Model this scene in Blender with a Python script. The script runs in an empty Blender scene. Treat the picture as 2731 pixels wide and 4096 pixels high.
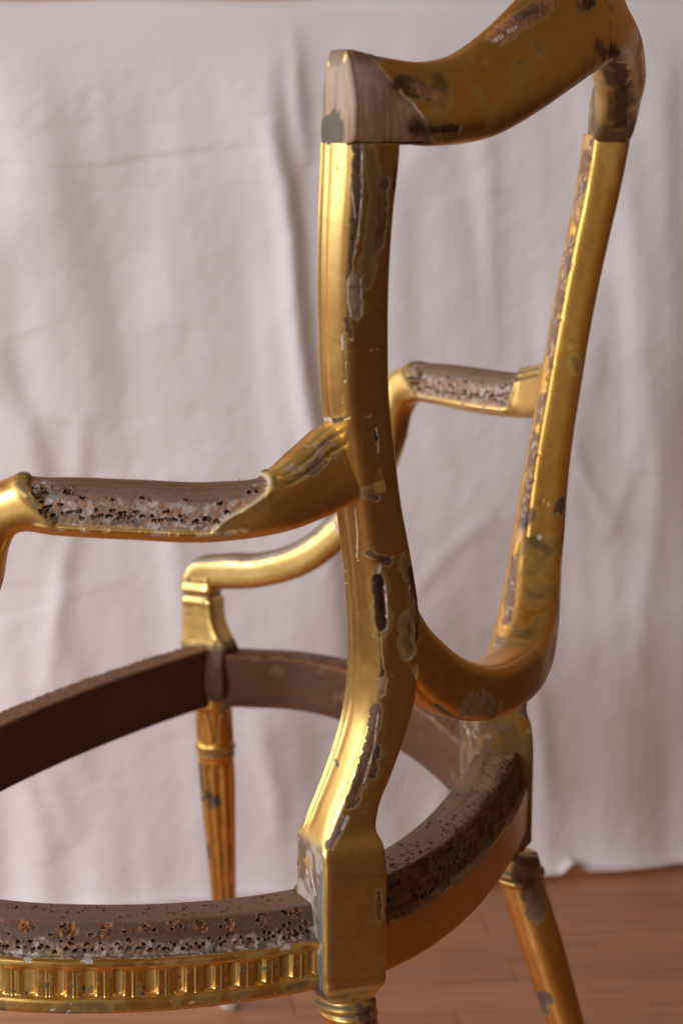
import bpy, math, random
import numpy as np
from mathutils import Matrix, Vector
random.seed(7); RNG = np.random.default_rng(11)
S = bpy.context.scene
COL = S.collection
# ------------------------------------------------------------------ camera
# metres; X = towards the chair's back, Y = towards the chair's far side, Z up, floor at 0
CAM = np.array([0.605, -1.527, 0.935]); YAW, PITCH, ROLL = map(math.radians, (-25.07, 10.77, 0.62))
cd = bpy.data.cameras.new('camera'); cam = bpy.data.objects.new('camera', cd); COL.objects.link(cam)
cd.sensor_fit = 'VERTICAL'; cd.sensor_height = 24; cd.sensor_width = 16; cd.lens = 51.02
cd.clip_start = 0.05; cd.clip_end = 60
_f = np.array([math.sin(YAW)*math.cos(PITCH), math.cos(YAW)*math.cos(PITCH), -math.sin(PITCH)])
_r = np.array([math.cos(YAW), -math.sin(YAW), 0]); _u = np.cross(_r, _f)
_r2 = _r*math.cos(ROLL)+_u*math.sin(ROLL); _u2 = -_r*math.sin(ROLL)+_u*math.cos(ROLL)
cam.matrix_world = Matrix([[_r2[i], _u2[i], -_f[i], CAM[i]] for i in range(3)]+[[0, 0, 0, 1]])
cd.dof.use_dof = True; cd.dof.focus_distance = 1.56; cd.dof.aperture_fstop = 4.2; cd.dof.aperture_blades = 7
S.camera = cam
# ------------------------------------------------------------------ light: dim warm room + one window to the left of the camera + an added fill
wd = bpy.data.worlds.new('World'); S.world = wd; wd.use_nodes = True
bg = wd.node_tree.nodes['Background']; bg.inputs[0].default_value = (1.0, 0.57, 0.31, 1); bg.inputs[1].default_value = 0.140
def area(name, loc, target, sx, sy, power, col):
    l = bpy.data.lights.new(name, 'AREA'); l.shape = 'RECTANGLE'; l.size = sx; l.size_y = sy; l.energy = power; l.color = col
    o = bpy.data.objects.new(name, l); COL.objects.link(o); o.location = loc
    o.rotation_euler = (Vector(target)-Vector(loc)).to_track_quat('-Z', 'Y').to_euler(); return o
area('window_light', (-2.4, -1.25, 1.40), (0, -.05, .75), 2.3, 2.3, 70, (0.92, 0.96, 1.0))
area('cloth_fill_light', (-.55, -4.6, 1.75), (0, .3, .55), 2.2, 2.0, 200, (0.82, 0.90, 1.0))  # added soft fill to even the light on the cloth, no known window
S.view_settings.view_transform = 'Standard'; S.view_settings.look = 'None'; S.view_settings.exposure = 0; S.view_settings.gamma = 1
S.view_settings.use_curve_mapping = False

# ------------------------------------------------------------------ numpy noise
def _h(ix, iy, iz, seed):
    h = (ix.astype(np.int64)*374761393 + iy.astype(np.int64)*668265263 + iz.astype(np.int64)*2147483647 + seed*974711) & 0xffffffff
    h = ((h ^ (h >> 13))*1274126177) & 0xffffffff
    h = ((h ^ (h >> 16))*2246822519) & 0xffffffff
    return ((h ^ (h >> 15)) & 0xffffff)/float(0xffffff)
def vnoise(P, scale, seed=0):
    p = np.asarray(P)*scale; i = np.floor(p); f = p-i; f = f*f*(3-2*f); r = 0
    for dx in (0, 1):
        wx = f[..., 0] if dx else 1-f[..., 0]
        for dy in (0, 1):
            wy = f[..., 1] if dy else 1-f[..., 1]
            for dz in (0, 1):
                wz = f[..., 2] if dz else 1-f[..., 2]
                r = r + wx*wy*wz*_h(i[..., 0]+dx, i[..., 1]+dy, i[..., 2]+dz, seed)
    return r
def fbm(P, scale, seed=0, oct=4):
    r = 0; a = .5; t = 0
    for k in range(oct):
        r = r+a*vnoise(P, scale*2**k, seed+k*17); t += a; a *= .55
    return r/t
def sm(a, b, x):
    t = np.clip((x-a)/(b-a), 0, 1); return t*t*(3-2*t)
def mix(a, b, m): return a+(b-a)*m[..., None]
# ------------------------------------------------------------------ palette (linear)
GOLD = np.array([.83, .545, .185]); GOLD_OLD = np.array([.52, .31, .09]); GOLD_ORANGE = np.array([.74, .42, .10])
WOOD = np.array([.140, .066, .034]); WOOD_PALE = np.array([.275, .150, .088]); WOOD_GREY = np.array([.165, .098, .066])
DARK = np.array([.022, .013, .009]); UMBER = np.array([.075, .035, .016]); GESSO = np.array([.50, .395, .335]); BOLE = np.array([.30, .115, .045])
GREY = np.array([.105, .10, .082]); RUST = np.array([.27, .10, .032])
# ------------------------------------------------------------------ materials
def nt(mat):
    mat.use_nodes = True; t = mat.node_tree; t.nodes.clear(); return t, t.nodes, t.links
def surf_material(name, spec=0.35):
    m = bpy.data.materials.new(name); t, n, l = nt(m)
    out = n.new('ShaderNodeOutputMaterial'); b = n.new('ShaderNodeBsdfPrincipled'); l.new(b.outputs[0], out.inputs[0])
    c = n.new('ShaderNodeVertexColor'); c.layer_name = 'col'
    g = n.new('ShaderNodeVertexColor'); g.layer_name = 'mr'
    sp = n.new('ShaderNodeSeparateColor'); l.new(g.outputs[0], sp.inputs[0])
    tc = n.new('ShaderNodeTexCoord')
    n1 = n.new('ShaderNodeTexNoise'); n1.inputs['Scale'].default_value = 900; n1.inputs['Detail'].default_value = 3; l.new(tc.outputs['Object'], n1.inputs['Vector'])
    n2 = n.new('ShaderNodeTexNoise'); n2.inputs['Scale'].default_value = 160; n2.inputs['Detail'].default_value = 5; l.new(tc.outputs['Object'], n2.inputs['Vector'])
    mr = n.new('ShaderNodeMapRange'); l.new(n2.outputs[0], mr.inputs[0]); mr.inputs[1].default_value = .3; mr.inputs[2].default_value = .7; mr.inputs[3].default_value = .95; mr.inputs[4].default_value = 1.04
    mm = n.new('ShaderNodeMix'); mm.data_type = 'RGBA'; mm.blend_type = 'MULTIPLY'; mm.inputs[0].default_value = 1
    l.new(c.outputs[0], mm.inputs[6]); l.new(mr.outputs[0], mm.inputs[7]); l.new(mm.outputs[2], b.inputs['Base Color'])
    l.new(sp.outputs[0], b.inputs['Metallic'])
    ra = n.new('ShaderNodeMath'); ra.operation = 'MULTIPLY_ADD'; l.new(n2.outputs[0], ra.inputs[0]); ra.inputs[1].default_value = .05; 
    rs = n.new('ShaderNodeMath'); rs.operation = 'SUBTRACT'; l.new(sp.outputs[1], rs.inputs[0]); rs.inputs[1].default_value = .025
    l.new(rs.outputs[0], ra.inputs[2]); l.new(ra.outputs[0], b.inputs['Roughness'])
    b.inputs['Specular IOR Level'].default_value = spec
    bp = n.new('ShaderNodeBump'); bp.inputs['Distance'].default_value = .0006
    st = n.new('ShaderNodeMath'); st.operation = 'MULTIPLY'; l.new(sp.outputs[2], st.inputs[0]); st.inputs[1].default_value = 1.0
    l.new(st.outputs[0], bp.inputs['Strength']); l.new(n1.outputs[0], bp.inputs['Height']); l.new(bp.outputs[0], b.inputs['Normal'])
    return m
M_GILT = surf_material('aged_gilding_over_wood')

# ------------------------------------------------------------------ mesh helpers
def tag(o, label=None, cat=None, kind=None, group=None):
    if label: o['label'] = label
    if cat: o['category'] = cat
    if kind: o['kind'] = kind
    if group: o['group'] = group
    return o
def link(name, me, mat=None, parent=None):
    o = bpy.data.objects.new(name, me); COL.objects.link(o)
    if mat is not None and not me.materials: me.materials.append(mat)
    if parent is not None: o.parent = parent
    return o
def raw_mesh(name, V, F, smooth=True):
    me = bpy.data.meshes.new(name); V = np.asarray(V, np.float32); F = np.asarray(F, np.int32)
    me.vertices.add(len(V)); me.vertices.foreach_set('co', V.ravel())
    k = F.shape[1]; me.loops.add(F.size); me.loops.foreach_set('vertex_index', F.ravel())
    me.polygons.add(len(F)); me.polygons.foreach_set('loop_start', np.arange(0, F.size, k, dtype=np.int32))
    me.update(calc_edges=True); me.validate()
    me.polygons.foreach_set('use_smooth', np.full(len(me.polygons), bool(smooth)))
    return me
def set_attr(me, col, mr):
    n = len(me.vertices)
    for nm, a in (('col', col), ('mr', mr)):
        at = me.color_attributes.new(nm, 'FLOAT_COLOR', 'POINT')
        v = np.ones((n, 4), np.float32); v[:, :3] = np.clip(a, 0, 1); at.data.foreach_set('color', v.ravel())
def grid_faces(ns, nt_, closed=True):
    i = np.arange(ns-1)[:, None]; j = np.arange(nt_ if closed else nt_-1)[None, :]; j2 = (j+1) % nt_
    a = i*nt_+j; b = i*nt_+j2; c = (i+1)*nt_+j2; d = (i+1)*nt_+j
    return np.stack([a+0*b, b, c, d], -1).reshape(-1, 4)
def grid_normals(P, closed=True):
    ds = np.gradient(P, axis=0)
    if closed: dt = np.roll(P, -1, 1)-np.roll(P, 1, 1)
    else: dt = np.gradient(P, axis=1)
    n = np.cross(ds, dt); n /= np.linalg.norm(n, axis=-1, keepdims=True)+1e-12
    if closed:
        c = P.mean(1, keepdims=True)
        if ((P-c)*n).sum() < 0: n = -n
    return n
def spline(K, x, xi):
    """Catmull-Rom (finite difference tangents) of rows K at parameters x, sampled at xi"""
    K = np.asarray(K, float); x = np.asarray(x, float); sh = K.shape; K = K.reshape(len(x), -1)
    m = np.gradient(K, x, axis=0) if len(x) > 2 else np.repeat((K[1:]-K[:1])/(x[1]-x[0]), 2, 0)
    i = np.clip(np.searchsorted(x, xi, 'right')-1, 0, len(x)-2); h = (x[i+1]-x[i])[:, None]; t = ((xi-x[i])[:, None])/h
    r = (2*t**3-3*t**2+1)*K[i]+(t**3-2*t**2+t)*h*m[i]+(-2*t**3+3*t**2)*K[i+1]+(t**3-t**2)*h*m[i+1]
    return r.reshape((len(xi),)+sh[1:])
def sup(n, a, b, e=3.0):
    """superellipse outline, n points spread by arc length; starts on +a axis, runs towards +b"""
    th = np.linspace(0, 2*np.pi, 1441)[:-1]; c, s = np.cos(th), np.sin(th)
    q = np.stack([a*np.sign(c)*np.abs(c)**(2/e), b*np.sign(s)*np.abs(s)**(2/e)], -1)
    return resample(q, n)
def resample(q, n):
    q = np.asarray(q, float); qc = np.vstack([q, q[:1]]); d = np.r_[0, np.cumsum(np.linalg.norm(np.diff(qc, axis=0), axis=1))]
    t = np.arange(n)/n*d[-1]; return np.stack([np.interp(t, d, qc[:, k]) for k in range(2)], -1)
def dist_poly(P, pts):
    """distance of points P (...,3) to a 3-D polyline"""
    pts = np.asarray(pts, float); D = np.full(P.shape[:-1], 9.0)
    if len(pts) == 1: return np.linalg.norm(P-pts[0], axis=-1)
    for a, b in zip(pts[:-1], pts[1:]):
        ab = b-a; t = np.clip(((P-a)@ab)/(ab@ab+1e-12), 0, 1); D = np.minimum(D, np.linalg.norm(P-a-t[..., None]*ab, axis=-1))
    return D
class Skin:
    """gilded surface: colour, metalness, roughness, bump and displacement for every vertex"""
    def __init__(s, P, seed=0, gold=GOLD, tarnish=.5):
        s.P = P; s.seed = seed; s.d = np.zeros(P.shape[:-1])
        n1 = fbm(P, 22, seed, 3); n2 = fbm(P, 110, seed+5, 3); n3 = fbm(P, 420, seed+9, 2)
        t = sm(.54, .82, n1)*tarnish
        c = mix(np.broadcast_to(gold, P.shape)*1.0, GOLD_OLD, t)
        c = mix(c, GOLD_ORANGE, sm(.45, .8, fbm(P, 12, seed+21, 2))*.22)
        z = P[..., 2]+.25*P[..., 0]+(fbm(P, 60, seed+3, 2)-.5)*.006
        lap = sm(.0012, .0003, np.abs((z*1.0+.013*seed) % .078-.039))          # overlaps of the leaf
        c = mix(c, GOLD_ORANGE*.8, lap*.35)
        rub = sm(.62, .80, fbm(P*np.array([1, 1, .25]), 300, seed+31, 2))*sm(.45, .7, n1)
        c = mix(c, np.array([.34, .18, .06]), rub*.12)
        pit = sm(.80, .86, n3*.75+n2*.25)
        c = mix(c, UMBER*.7, pit*.8)
        s.c = c; s.m = 1-.25*t-.5*pit; s.r = .31+.05*n2+.08*t+.06*rub; s.b = .06+.12*t+.2*rub
        s.d += (n1-.5)*.0003-pit*.0003
    def patch(s, mask, col, metal=0., rough=.6, bump=.6, depth=0.0):
        col = np.broadcast_to(col, s.P.shape)
        s.c = mix(s.c, col, mask); s.m = s.m*(1-mask)+metal*mask; s.r = s.r*(1-mask)+rough*mask; s.b = s.b*(1-mask)+bump*mask; s.d = s.d-depth*mask
    def chip(s, D, rad, col, rim=.35, depth=.0008, jag=.5, freq=220, seed=0, rough=.65, metal=0., var=.35):
        """gilding lost where D (metres) < rad with a ragged outline and a pale broken gesso edge"""
        n = fbm(s.P, freq, s.seed+seed+40, 3)-.5; n2 = fbm(s.P, freq*3, s.seed+seed+60, 2)-.5
        e = D/rad+n*2*jag+n2*jag*1.3
        mask = sm(1.06, .88, e)
        s.patch(sm(2.4, 1.0, D/rad+n*3.4+n2*2.6)*.30, np.array([.30, .155, .05]), .75, .45, .25, 0)      # rubbed and dirtied leaf round the loss
        v = 1+var*2*(fbm(s.P*np.array([1, 1, .35]), freq*1.3, s.seed+seed+80, 3)-.5)
        edge = sm(.09, .02, np.abs(e-.95))*sm(.52, .66, fbm(s.P, freq*1.2, s.seed+seed+90, 2)+rim*.5-.06)*(rim > 0)
        deep = sm(.85, .2, e)*sm(.45, .62, fbm(s.P, freq*.7, s.seed+seed+95, 3))
        cc = mix(np.asarray(col)*v[..., None], np.asarray(col)*.45, deep*.7)
        s.patch(mask, cc, metal, rough, .8, depth*.4)
        s.patch(edge*mask*.35, GESSO*.75, 0, .7, .7, 0)
    def grime(s, mask, col=UMBER, k=.8): s.patch(np.clip(mask, 0, 1)*k, col, .15, .5, .3, 0)
    def line(s, pts, w=.0007, col=DARK, depth=.0008, wob=.0012):
        off = (np.stack([fbm(s.P, 130, s.seed+i+7, 2) for i in range(3)], -1)-.5)*2*wob
        s.patch(sm(w*1.2, w*.5, dist_poly(s.P+off, pts)), col, 0, .8, .3, depth)
def finish(name, P, skin, parent, closed=True, cap=True, normals=None, mat=None):
    N = grid_normals(P, closed) if normals is None else normals
    V = (P+N*skin.d[..., None]); ns, n_ = P.shape[:2]
    F = grid_faces(ns, n_, closed); Vf = V.reshape(-1, 3)
    mr = np.stack([skin.m, np.clip(skin.r, .05, 1), skin.b], -1).reshape(-1, 3); C = skin.c.reshape(-1, 3)
    if cap and closed:
        tri = []; base = len(Vf); ex = []; ce = []; me_ = []
        for e, row in ((0, 0), (1, ns-1)):
            idx = row*n_+np.arange(n_); ex.append(V[row].mean(0)); ce.append(skin.c[row].mean(0)); me_.append(mr.reshape(ns, n_, 3)[row].mean(0))
            k = base+e
            for j in range(n_):
                a, b = idx[j], idx[(j+1) % n_]; tri.append((a, b, k, k) if e else (b, a, k, k))
        Vf = np.vstack([Vf, ex]); C = np.vstack([C, ce]); mr = np.vstack([mr, me_])
        T = np.array([[a, b, c] for a, b, c, _ in tri])
        me = mesh_mixed(name, Vf, F, T)
    else:
        me = raw_mesh(name, Vf, F)
    set_attr(me, C, mr)
    return link(name, me, mat or M_GILT, parent)
def mesh_mixed(name, V, Q, T):
    me = bpy.data.meshes.new(name); V = np.asarray(V, np.float32)
    me.vertices.add(len(V)); me.vertices.foreach_set('co', V.ravel())
    li = np.r_[Q.ravel(), T.ravel()].astype(np.int32); me.loops.add(len(li)); me.loops.foreach_set('vertex_index', li)
    st = np.r_[np.arange(len(Q))*4, len(Q)*4+np.arange(len(T))*3].astype(np.int32)
    me.polygons.add(len(st)); me.polygons.foreach_set('loop_start', st)
    me.update(calc_edges=True); me.polygons.foreach_set('use_smooth', np.ones(len(st), bool)); return me
def loft(C, U, V, sec, x, ns):
    """C,U,V rows at parameters x (centre and two section axes), sec (stations,nt,2) outlines; returns grid and parameter"""
    xi = np.linspace(x[0], x[-1], ns) if np.isscalar(ns) else np.asarray(ns)
    c = spline(C, x, xi); u = spline(U, x, xi); v = spline(V, x, xi); q = spline(sec, x, xi)
    return c[:, None]+q[..., 0:1]*u[:, None]+q[..., 1:2]*v[:, None], xi
def frames(C, up=(0, 0, 1)):
    """plan-normal frames for a path: O = horizontal outward (left of travel), W = perpendicular to both"""
    C = np.asarray(C, float); T = np.gradient(C, axis=0); T /= np.linalg.norm(T, axis=1, keepdims=True)
    up = np.array(up, float); O = np.cross(T, up); O /= np.linalg.norm(O, axis=1, keepdims=True); Wn = np.cross(O, T); return T, O, Wn
def capped(P, n=14):
    """closes both ends of a lofted grid with flat rings so the end faces carry their own surface detail"""
    f = np.linspace(.02, 1, n+1)[:-1]
    def ring(r): c = r.mean(0); return c+(r-c)[None]*f[:, None, None]
    return np.concatenate([ring(P[0]), P, ring(P[-1])[::-1]], 0), n
def clen(C):
    C = np.asarray(C, float); return np.r_[0, np.cumsum(np.linalg.norm(np.diff(C, axis=0), axis=1))]

# ------------------------------------------------------------------ floor of laminate strips
def wood_floor_material(name, base):
    m = bpy.data.materials.new(name); t, n, l = nt(m)
    out = n.new('ShaderNodeOutputMaterial'); b = n.new('ShaderNodeBsdfPrincipled'); l.new(b.outputs[0], out.inputs[0])
    tc = n.new('ShaderNodeTexCoord'); oi = n.new('ShaderNodeObjectInfo')
    ad = n.new('ShaderNodeVectorMath'); ad.operation = 'ADD'; l.new(tc.outputs['Object'], ad.inputs[0])
    cb = n.new('ShaderNodeCombineXYZ'); mu = n.new('ShaderNodeMath'); mu.operation = 'MULTIPLY'; l.new(oi.outputs['Random'], mu.inputs[0]); mu.inputs[1].default_value = 37
    l.new(mu.outputs[0], cb.inputs[0]); l.new(mu.outputs[0], cb.inputs[1]); l.new(cb.outputs[0], ad.inputs[1])
    mp = n.new('ShaderNodeMapping'); mp.inputs['Scale'].default_value = (5, 60, 5); l.new(ad.outputs[0], mp.inputs[0])
    n1 = n.new('ShaderNodeTexNoise'); n1.inputs['Scale'].default_value = 1.6; n1.inputs['Detail'].default_value = 6; n1.inputs['Distortion'].default_value = .5; l.new(mp.outputs[0], n1.inputs[0])
    cr = n.new('ShaderNodeValToRGB'); e = cr.color_ramp.elements
    e[0].position = .3; e[0].color = (*[c*.80 for c in base], 1); e[1].position = .68; e[1].color = (*[c*1.12 for c in base], 1); l.new(n1.outputs[0], cr.inputs[0])
    mr = n.new('ShaderNodeMapRange'); l.new(oi.outputs['Random'], mr.inputs[0]); mr.inputs[3].default_value = .88; mr.inputs[4].default_value = 1.08
    mm = n.new('ShaderNodeMix'); mm.data_type = 'RGBA'; mm.blend_type = 'MULTIPLY'; mm.inputs[0].default_value = 1; l.new(cr.outputs[0], mm.inputs[6]); l.new(mr.outputs[0], mm.inputs[7])
    l.new(mm.outputs[2], b.inputs['Base Color']); b.inputs['Roughness'].default_value = .42; b.inputs['Specular IOR Level'].default_value = .35
    bp = n.new('ShaderNodeBump'); bp.inputs['Strength'].default_value = .05; bp.inputs['Distance'].default_value = .0003; l.new(n1.outputs[0], bp.inputs['Height']); l.new(bp.outputs[0], b.inputs['Normal'])
    return m
def simple_material(name, col, rough=.7):
    m = bpy.data.materials.new(name); t, n, l = nt(m); out = n.new('ShaderNodeOutputMaterial'); b = n.new('ShaderNodeBsdfPrincipled'); l.new(b.outputs[0], out.inputs[0])
    tc = n.new('ShaderNodeTexCoord'); n1 = n.new('ShaderNodeTexNoise'); n1.inputs['Scale'].default_value = 14; n1.inputs['Detail'].default_value = 5; l.new(tc.outputs['Object'], n1.inputs[0])
    cr = n.new('ShaderNodeValToRGB'); e = cr.color_ramp.elements; e[0].position = .3; e[1].position = .7
    e[0].color = (*[c*.85 for c in col], 1); e[1].color = (*[min(1, c*1.12) for c in col], 1); l.new(n1.outputs[0], cr.inputs[0]); l.new(cr.outputs[0], b.inputs['Base Color'])
    b.inputs['Roughness'].default_value = rough; b.inputs['Specular IOR Level'].default_value = .3; return m
CT = np.array([.772, .635]); CT = CT/np.linalg.norm(CT); CN = np.array([CT[1], -CT[0]])   # cloth run and its normal (towards the room)
CO = np.array([-.243, .885])
FANG = math.atan2(.52, .854)       # strip direction
M_FLOOR = wood_floor_material('reddish_brown_laminate', (.45, .190, .084))
M_SEAM = simple_material('dark_floor_seam', (.14, .055, .024), .8)
fl = raw_mesh('floor', [(-6, -6, -.004), (6, -6, -.004), (6, 6, -.004), (-6, 6, -.004)], [(0, 1, 2, 3)], False)
floor = tag(link('floor', fl, M_SEAM), kind='structure')
def build_floor():
    ca, sa = math.cos(FANG), math.sin(FANG); w, Ln = .066, .47
    def box(name, l, w_):
        b = .0006; h = .004
        V = []; 
        for z, k in ((-h, 0), (-b, 0), (0, b)):
            V += [(-l/2+k, -w_/2+k, z), (l/2-k, -w_/2+k, z), (l/2-k, w_/2-k, z), (-l/2+k, w_/2-k, z)]
        F = [(8, 9, 10, 11)]
        for r in (0, 4):
            for k in range(4): F.append((r+k, r+(k+1) % 4, r+4+(k+1) % 4, r+4+k))
        me = raw_mesh(name, V, F, False); me.materials.append(M_FLOOR); return me
    mesh = box('strip', Ln-.0008, w-.0008)
    k = 0
    for row in range(-9, 26):
        off = random.random()*Ln
        for c in range(-4, 5):
            lx = c*Ln+off; ly = row*w
            x = lx*ca-ly*sa; y = lx*sa+ly*ca
            # keep what the picture can show: floor strip between the chair and the cloth
            d = np.array([x, y])-CAM[:2]; dep = d@_f[:2]/np.linalg.norm(_f[:2]); sd = d@_r[:2]
            if dep < 1.1 or dep > 3.3 or abs(sd) > .2*dep+.35: continue
            o = link('strip', mesh, None, floor); o.location = (x, y, -.0002*random.random()); o.rotation_euler[2] = FANG; k += 1
    return k
build_floor()
# ------------------------------------------------------------------ backdrop cloth and wall
def cloth_material():
    m = bpy.data.materials.new('washed_cotton_sheet'); t, n, l = nt(m)
    out = n.new('ShaderNodeOutputMaterial'); b = n.new('ShaderNodeBsdfPrincipled')
    tc = n.new('ShaderNodeTexCoord'); n1 = n.new('ShaderNodeTexNoise'); n1.inputs['Scale'].default_value = 6; n1.inputs['Detail'].default_value = 6; l.new(tc.outputs['Object'], n1.inputs[0])
    cr = n.new('ShaderNodeValToRGB'); e = cr.color_ramp.elements; e[0].position = .3; e[0].color = (.79, .715, .69, 1); e[1].position = .72; e[1].color = (.85, .78, .76, 1)
    l.new(n1.outputs[0], cr.inputs[0]); l.new(cr.outputs[0], b.inputs['Base Color']); b.inputs['Roughness'].default_value = .85; b.inputs['Specular IOR Level'].default_value = .15
    n2 = n.new('ShaderNodeTexNoise'); n2.inputs['Scale'].default_value = 500; l.new(tc.outputs['Object'], n2.inputs[0])
    bp = n.new('ShaderNodeBump'); bp.inputs['Strength'].default_value = .2; bp.inputs['Distance'].default_value = .001; l.new(n2.outputs[0], bp.inputs['Height']); l.new(bp.outputs[0], b.inputs['Normal'])
    tr = n.new('ShaderNodeBsdfTranslucent'); l.new(cr.outputs[0], tr.inputs[0]); mx = n.new('ShaderNodeMixShader'); mx.inputs[0].default_value = .12
    l.new(b.outputs[0], mx.inputs[1]); l.new(tr.outputs[0], mx.inputs[2]); l.new(mx.outputs[0], out.inputs[0]); return m
# folds: (kind, amplitude m, half width m, polyline in cloth metres (run, height))
FOLDS = []
FOLDS = [
('s', 0.016, 0.013, [(-0.341, 1.105), (-0.335, 0.984), (-0.329, 0.899), (-0.319, 0.812), (-0.308, 0.704), (-0.296, 0.615), (-0.285, 0.554), (-0.274, 0.477), (-0.261, 0.373), (-0.252, 0.294), (-0.24, 0.187)]),
('r', 0.016, 0.012, [(-0.328, 1.115), (-0.325, 1.012), (-0.317, 0.946), (-0.306, 0.86)]),
('r', 0.015, 0.014, [(-0.35, 0.922), (-0.333, 0.812), (-0.32, 0.704), (-0.308, 0.605), (-0.295, 0.524), (-0.279, 0.426)]),
('s', 0.013, 0.024, [(-0.589, 1.008), (-0.579, 0.897), (-0.57, 0.841), (-0.556, 0.774), (-0.543, 0.698), (-0.534, 0.61), (-0.532, 0.511)]),
('s', 0.006, 0.022, [(-0.514, 1.009), (-0.505, 0.93), (-0.502, 0.85), (-0.491, 0.755)]),
('s', 0.008, 0.018, [(-0.62, 0.813), (-0.638, 0.732), (-0.647, 0.661), (-0.657, 0.588)]),
('s', 0.012, 0.014, [(-0.651, 0.666), (-0.631, 0.612), (-0.615, 0.568), (-0.603, 0.523), (-0.593, 0.464), (-0.59, 0.388)]),
('r', -0.0025, 0.007, [(-0.721, 0.873), (-0.675, 0.871), (-0.619, 0.863), (-0.577, 0.858), (-0.529, 0.86), (-0.491, 0.868), (-0.442, 0.876), (-0.393, 0.881), (-0.339, 0.884)]),
('r', 0.0015, 0.007, [(-0.721, 0.878), (-0.675, 0.877), (-0.619, 0.87), (-0.577, 0.864), (-0.529, 0.866), (-0.491, 0.875), (-0.442, 0.883), (-0.393, 0.888), (-0.339, 0.891)]),
('r', -0.0012, 0.01, [(-0.675, 0.901), (-0.6, 0.906), (-0.529, 0.912), (-0.447, 0.916), (-0.359, 0.916)]),
('r', -0.0015, 0.01, [(-0.624, 0.563), (-0.556, 0.569), (-0.478, 0.577), (-0.378, 0.576)]),
('r', 0.009, 0.013, [(-0.604, 0.262), (-0.598, 0.323), (-0.594, 0.368), (-0.588, 0.403), (-0.576, 0.453), (-0.567, 0.512), (-0.561, 0.586)]),
('s', 0.009, 0.016, [(-0.592, 0.368), (-0.581, 0.332), (-0.57, 0.281), (-0.565, 0.208), (-0.563, 0.145)]),
('r', 0.007, 0.016, [(-0.466, 0.509), (-0.459, 0.438), (-0.456, 0.392), (-0.451, 0.331), (-0.447, 0.253)]),
('s', 0.007, 0.016, [(-0.427, 0.478), (-0.418, 0.381), (-0.413, 0.303), (-0.409, 0.198)]),
('r', 0.004, 0.011, [(-0.006, 0.567), (0.017, 0.519), (0.041, 0.477), (0.062, 0.436), (0.072, 0.417)]),
('r', 0.003, 0.011, [(0.072, 0.417), (0.076, 0.449), (0.09, 0.501), (0.093, 0.554)]),
('s', 0.007, 0.018, [(0.059, 0.73), (0.05, 0.617), (0.038, 0.566), (0.033, 0.503), (0.037, 0.429)]),
('r', 0.01, 0.024, [(0.056, 0.901), (0.079, 0.791), (0.091, 0.699), (0.101, 0.596), (0.107, 0.49)]),
('s', 0.007, 0.013, [(0.115, 1.108), (0.126, 0.976), (0.133, 0.877), (0.144, 0.75), (0.154, 0.594), (0.165, 0.435)]),
('r', 0.006, 0.018, [(0.125, 0.595), (0.123, 0.437), (0.116, 0.329), (0.117, 0.22)]),
('s', 0.007, 0.016, [(-0.119, 0.826), (-0.106, 0.732), (-0.097, 0.651), (-0.092, 0.574)]),
('r', 0.006, 0.016, [(-0.1, 0.924), (-0.088, 0.811), (-0.088, 0.701), (-0.082, 0.6)]),
('s', 0.007, 0.016, [(-0.178, 0.87), (-0.182, 0.772), (-0.179, 0.693), (-0.172, 0.602)]),
('r', 0.005, 0.012, [(-0.173, 0.354), (-0.142, 0.394), (-0.11, 0.424), (-0.073, 0.449)]),
('r', 0.007, 0.014, [(-0.361, 0.227), (-0.35, 0.162), (-0.337, 0.124), (-0.331, 0.059)]),
('s', 0.006, 0.016, [(-0.312, 0.245), (-0.303, 0.17), (-0.296, 0.094)]),
('r', 0.007, 0.014, [(-0.021, 0.239), (-0.007, 0.162), (0.001, 0.084)]),
('r', 0.006, 0.014, [(-0.121, 0.158), (-0.134, 0.099), (-0.148, 0.039)]),
('r', 0.007, 0.015, [(-0.657, 0.24), (-0.633, 0.161), (-0.619, 0.108), (-0.608, 0.054)]),
('r', 0.007, 0.015, [(-0.623, 0.201), (-0.596, 0.132), (-0.582, 0.073)]),
('s', 0.006, 0.02, [(-0.459, 0.836), (-0.45, 0.716), (-0.451, 0.628), (-0.446, 0.533)]),
('s', -0.005, 0.02, [(-0.493, 0.86), (-0.484, 0.774), (-0.487, 0.677)]),
('s', 0.005, 0.018, [(-0.398, 0.841), (-0.388, 0.735), (-0.378, 0.606), (-0.37, 0.481)]),
]

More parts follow.
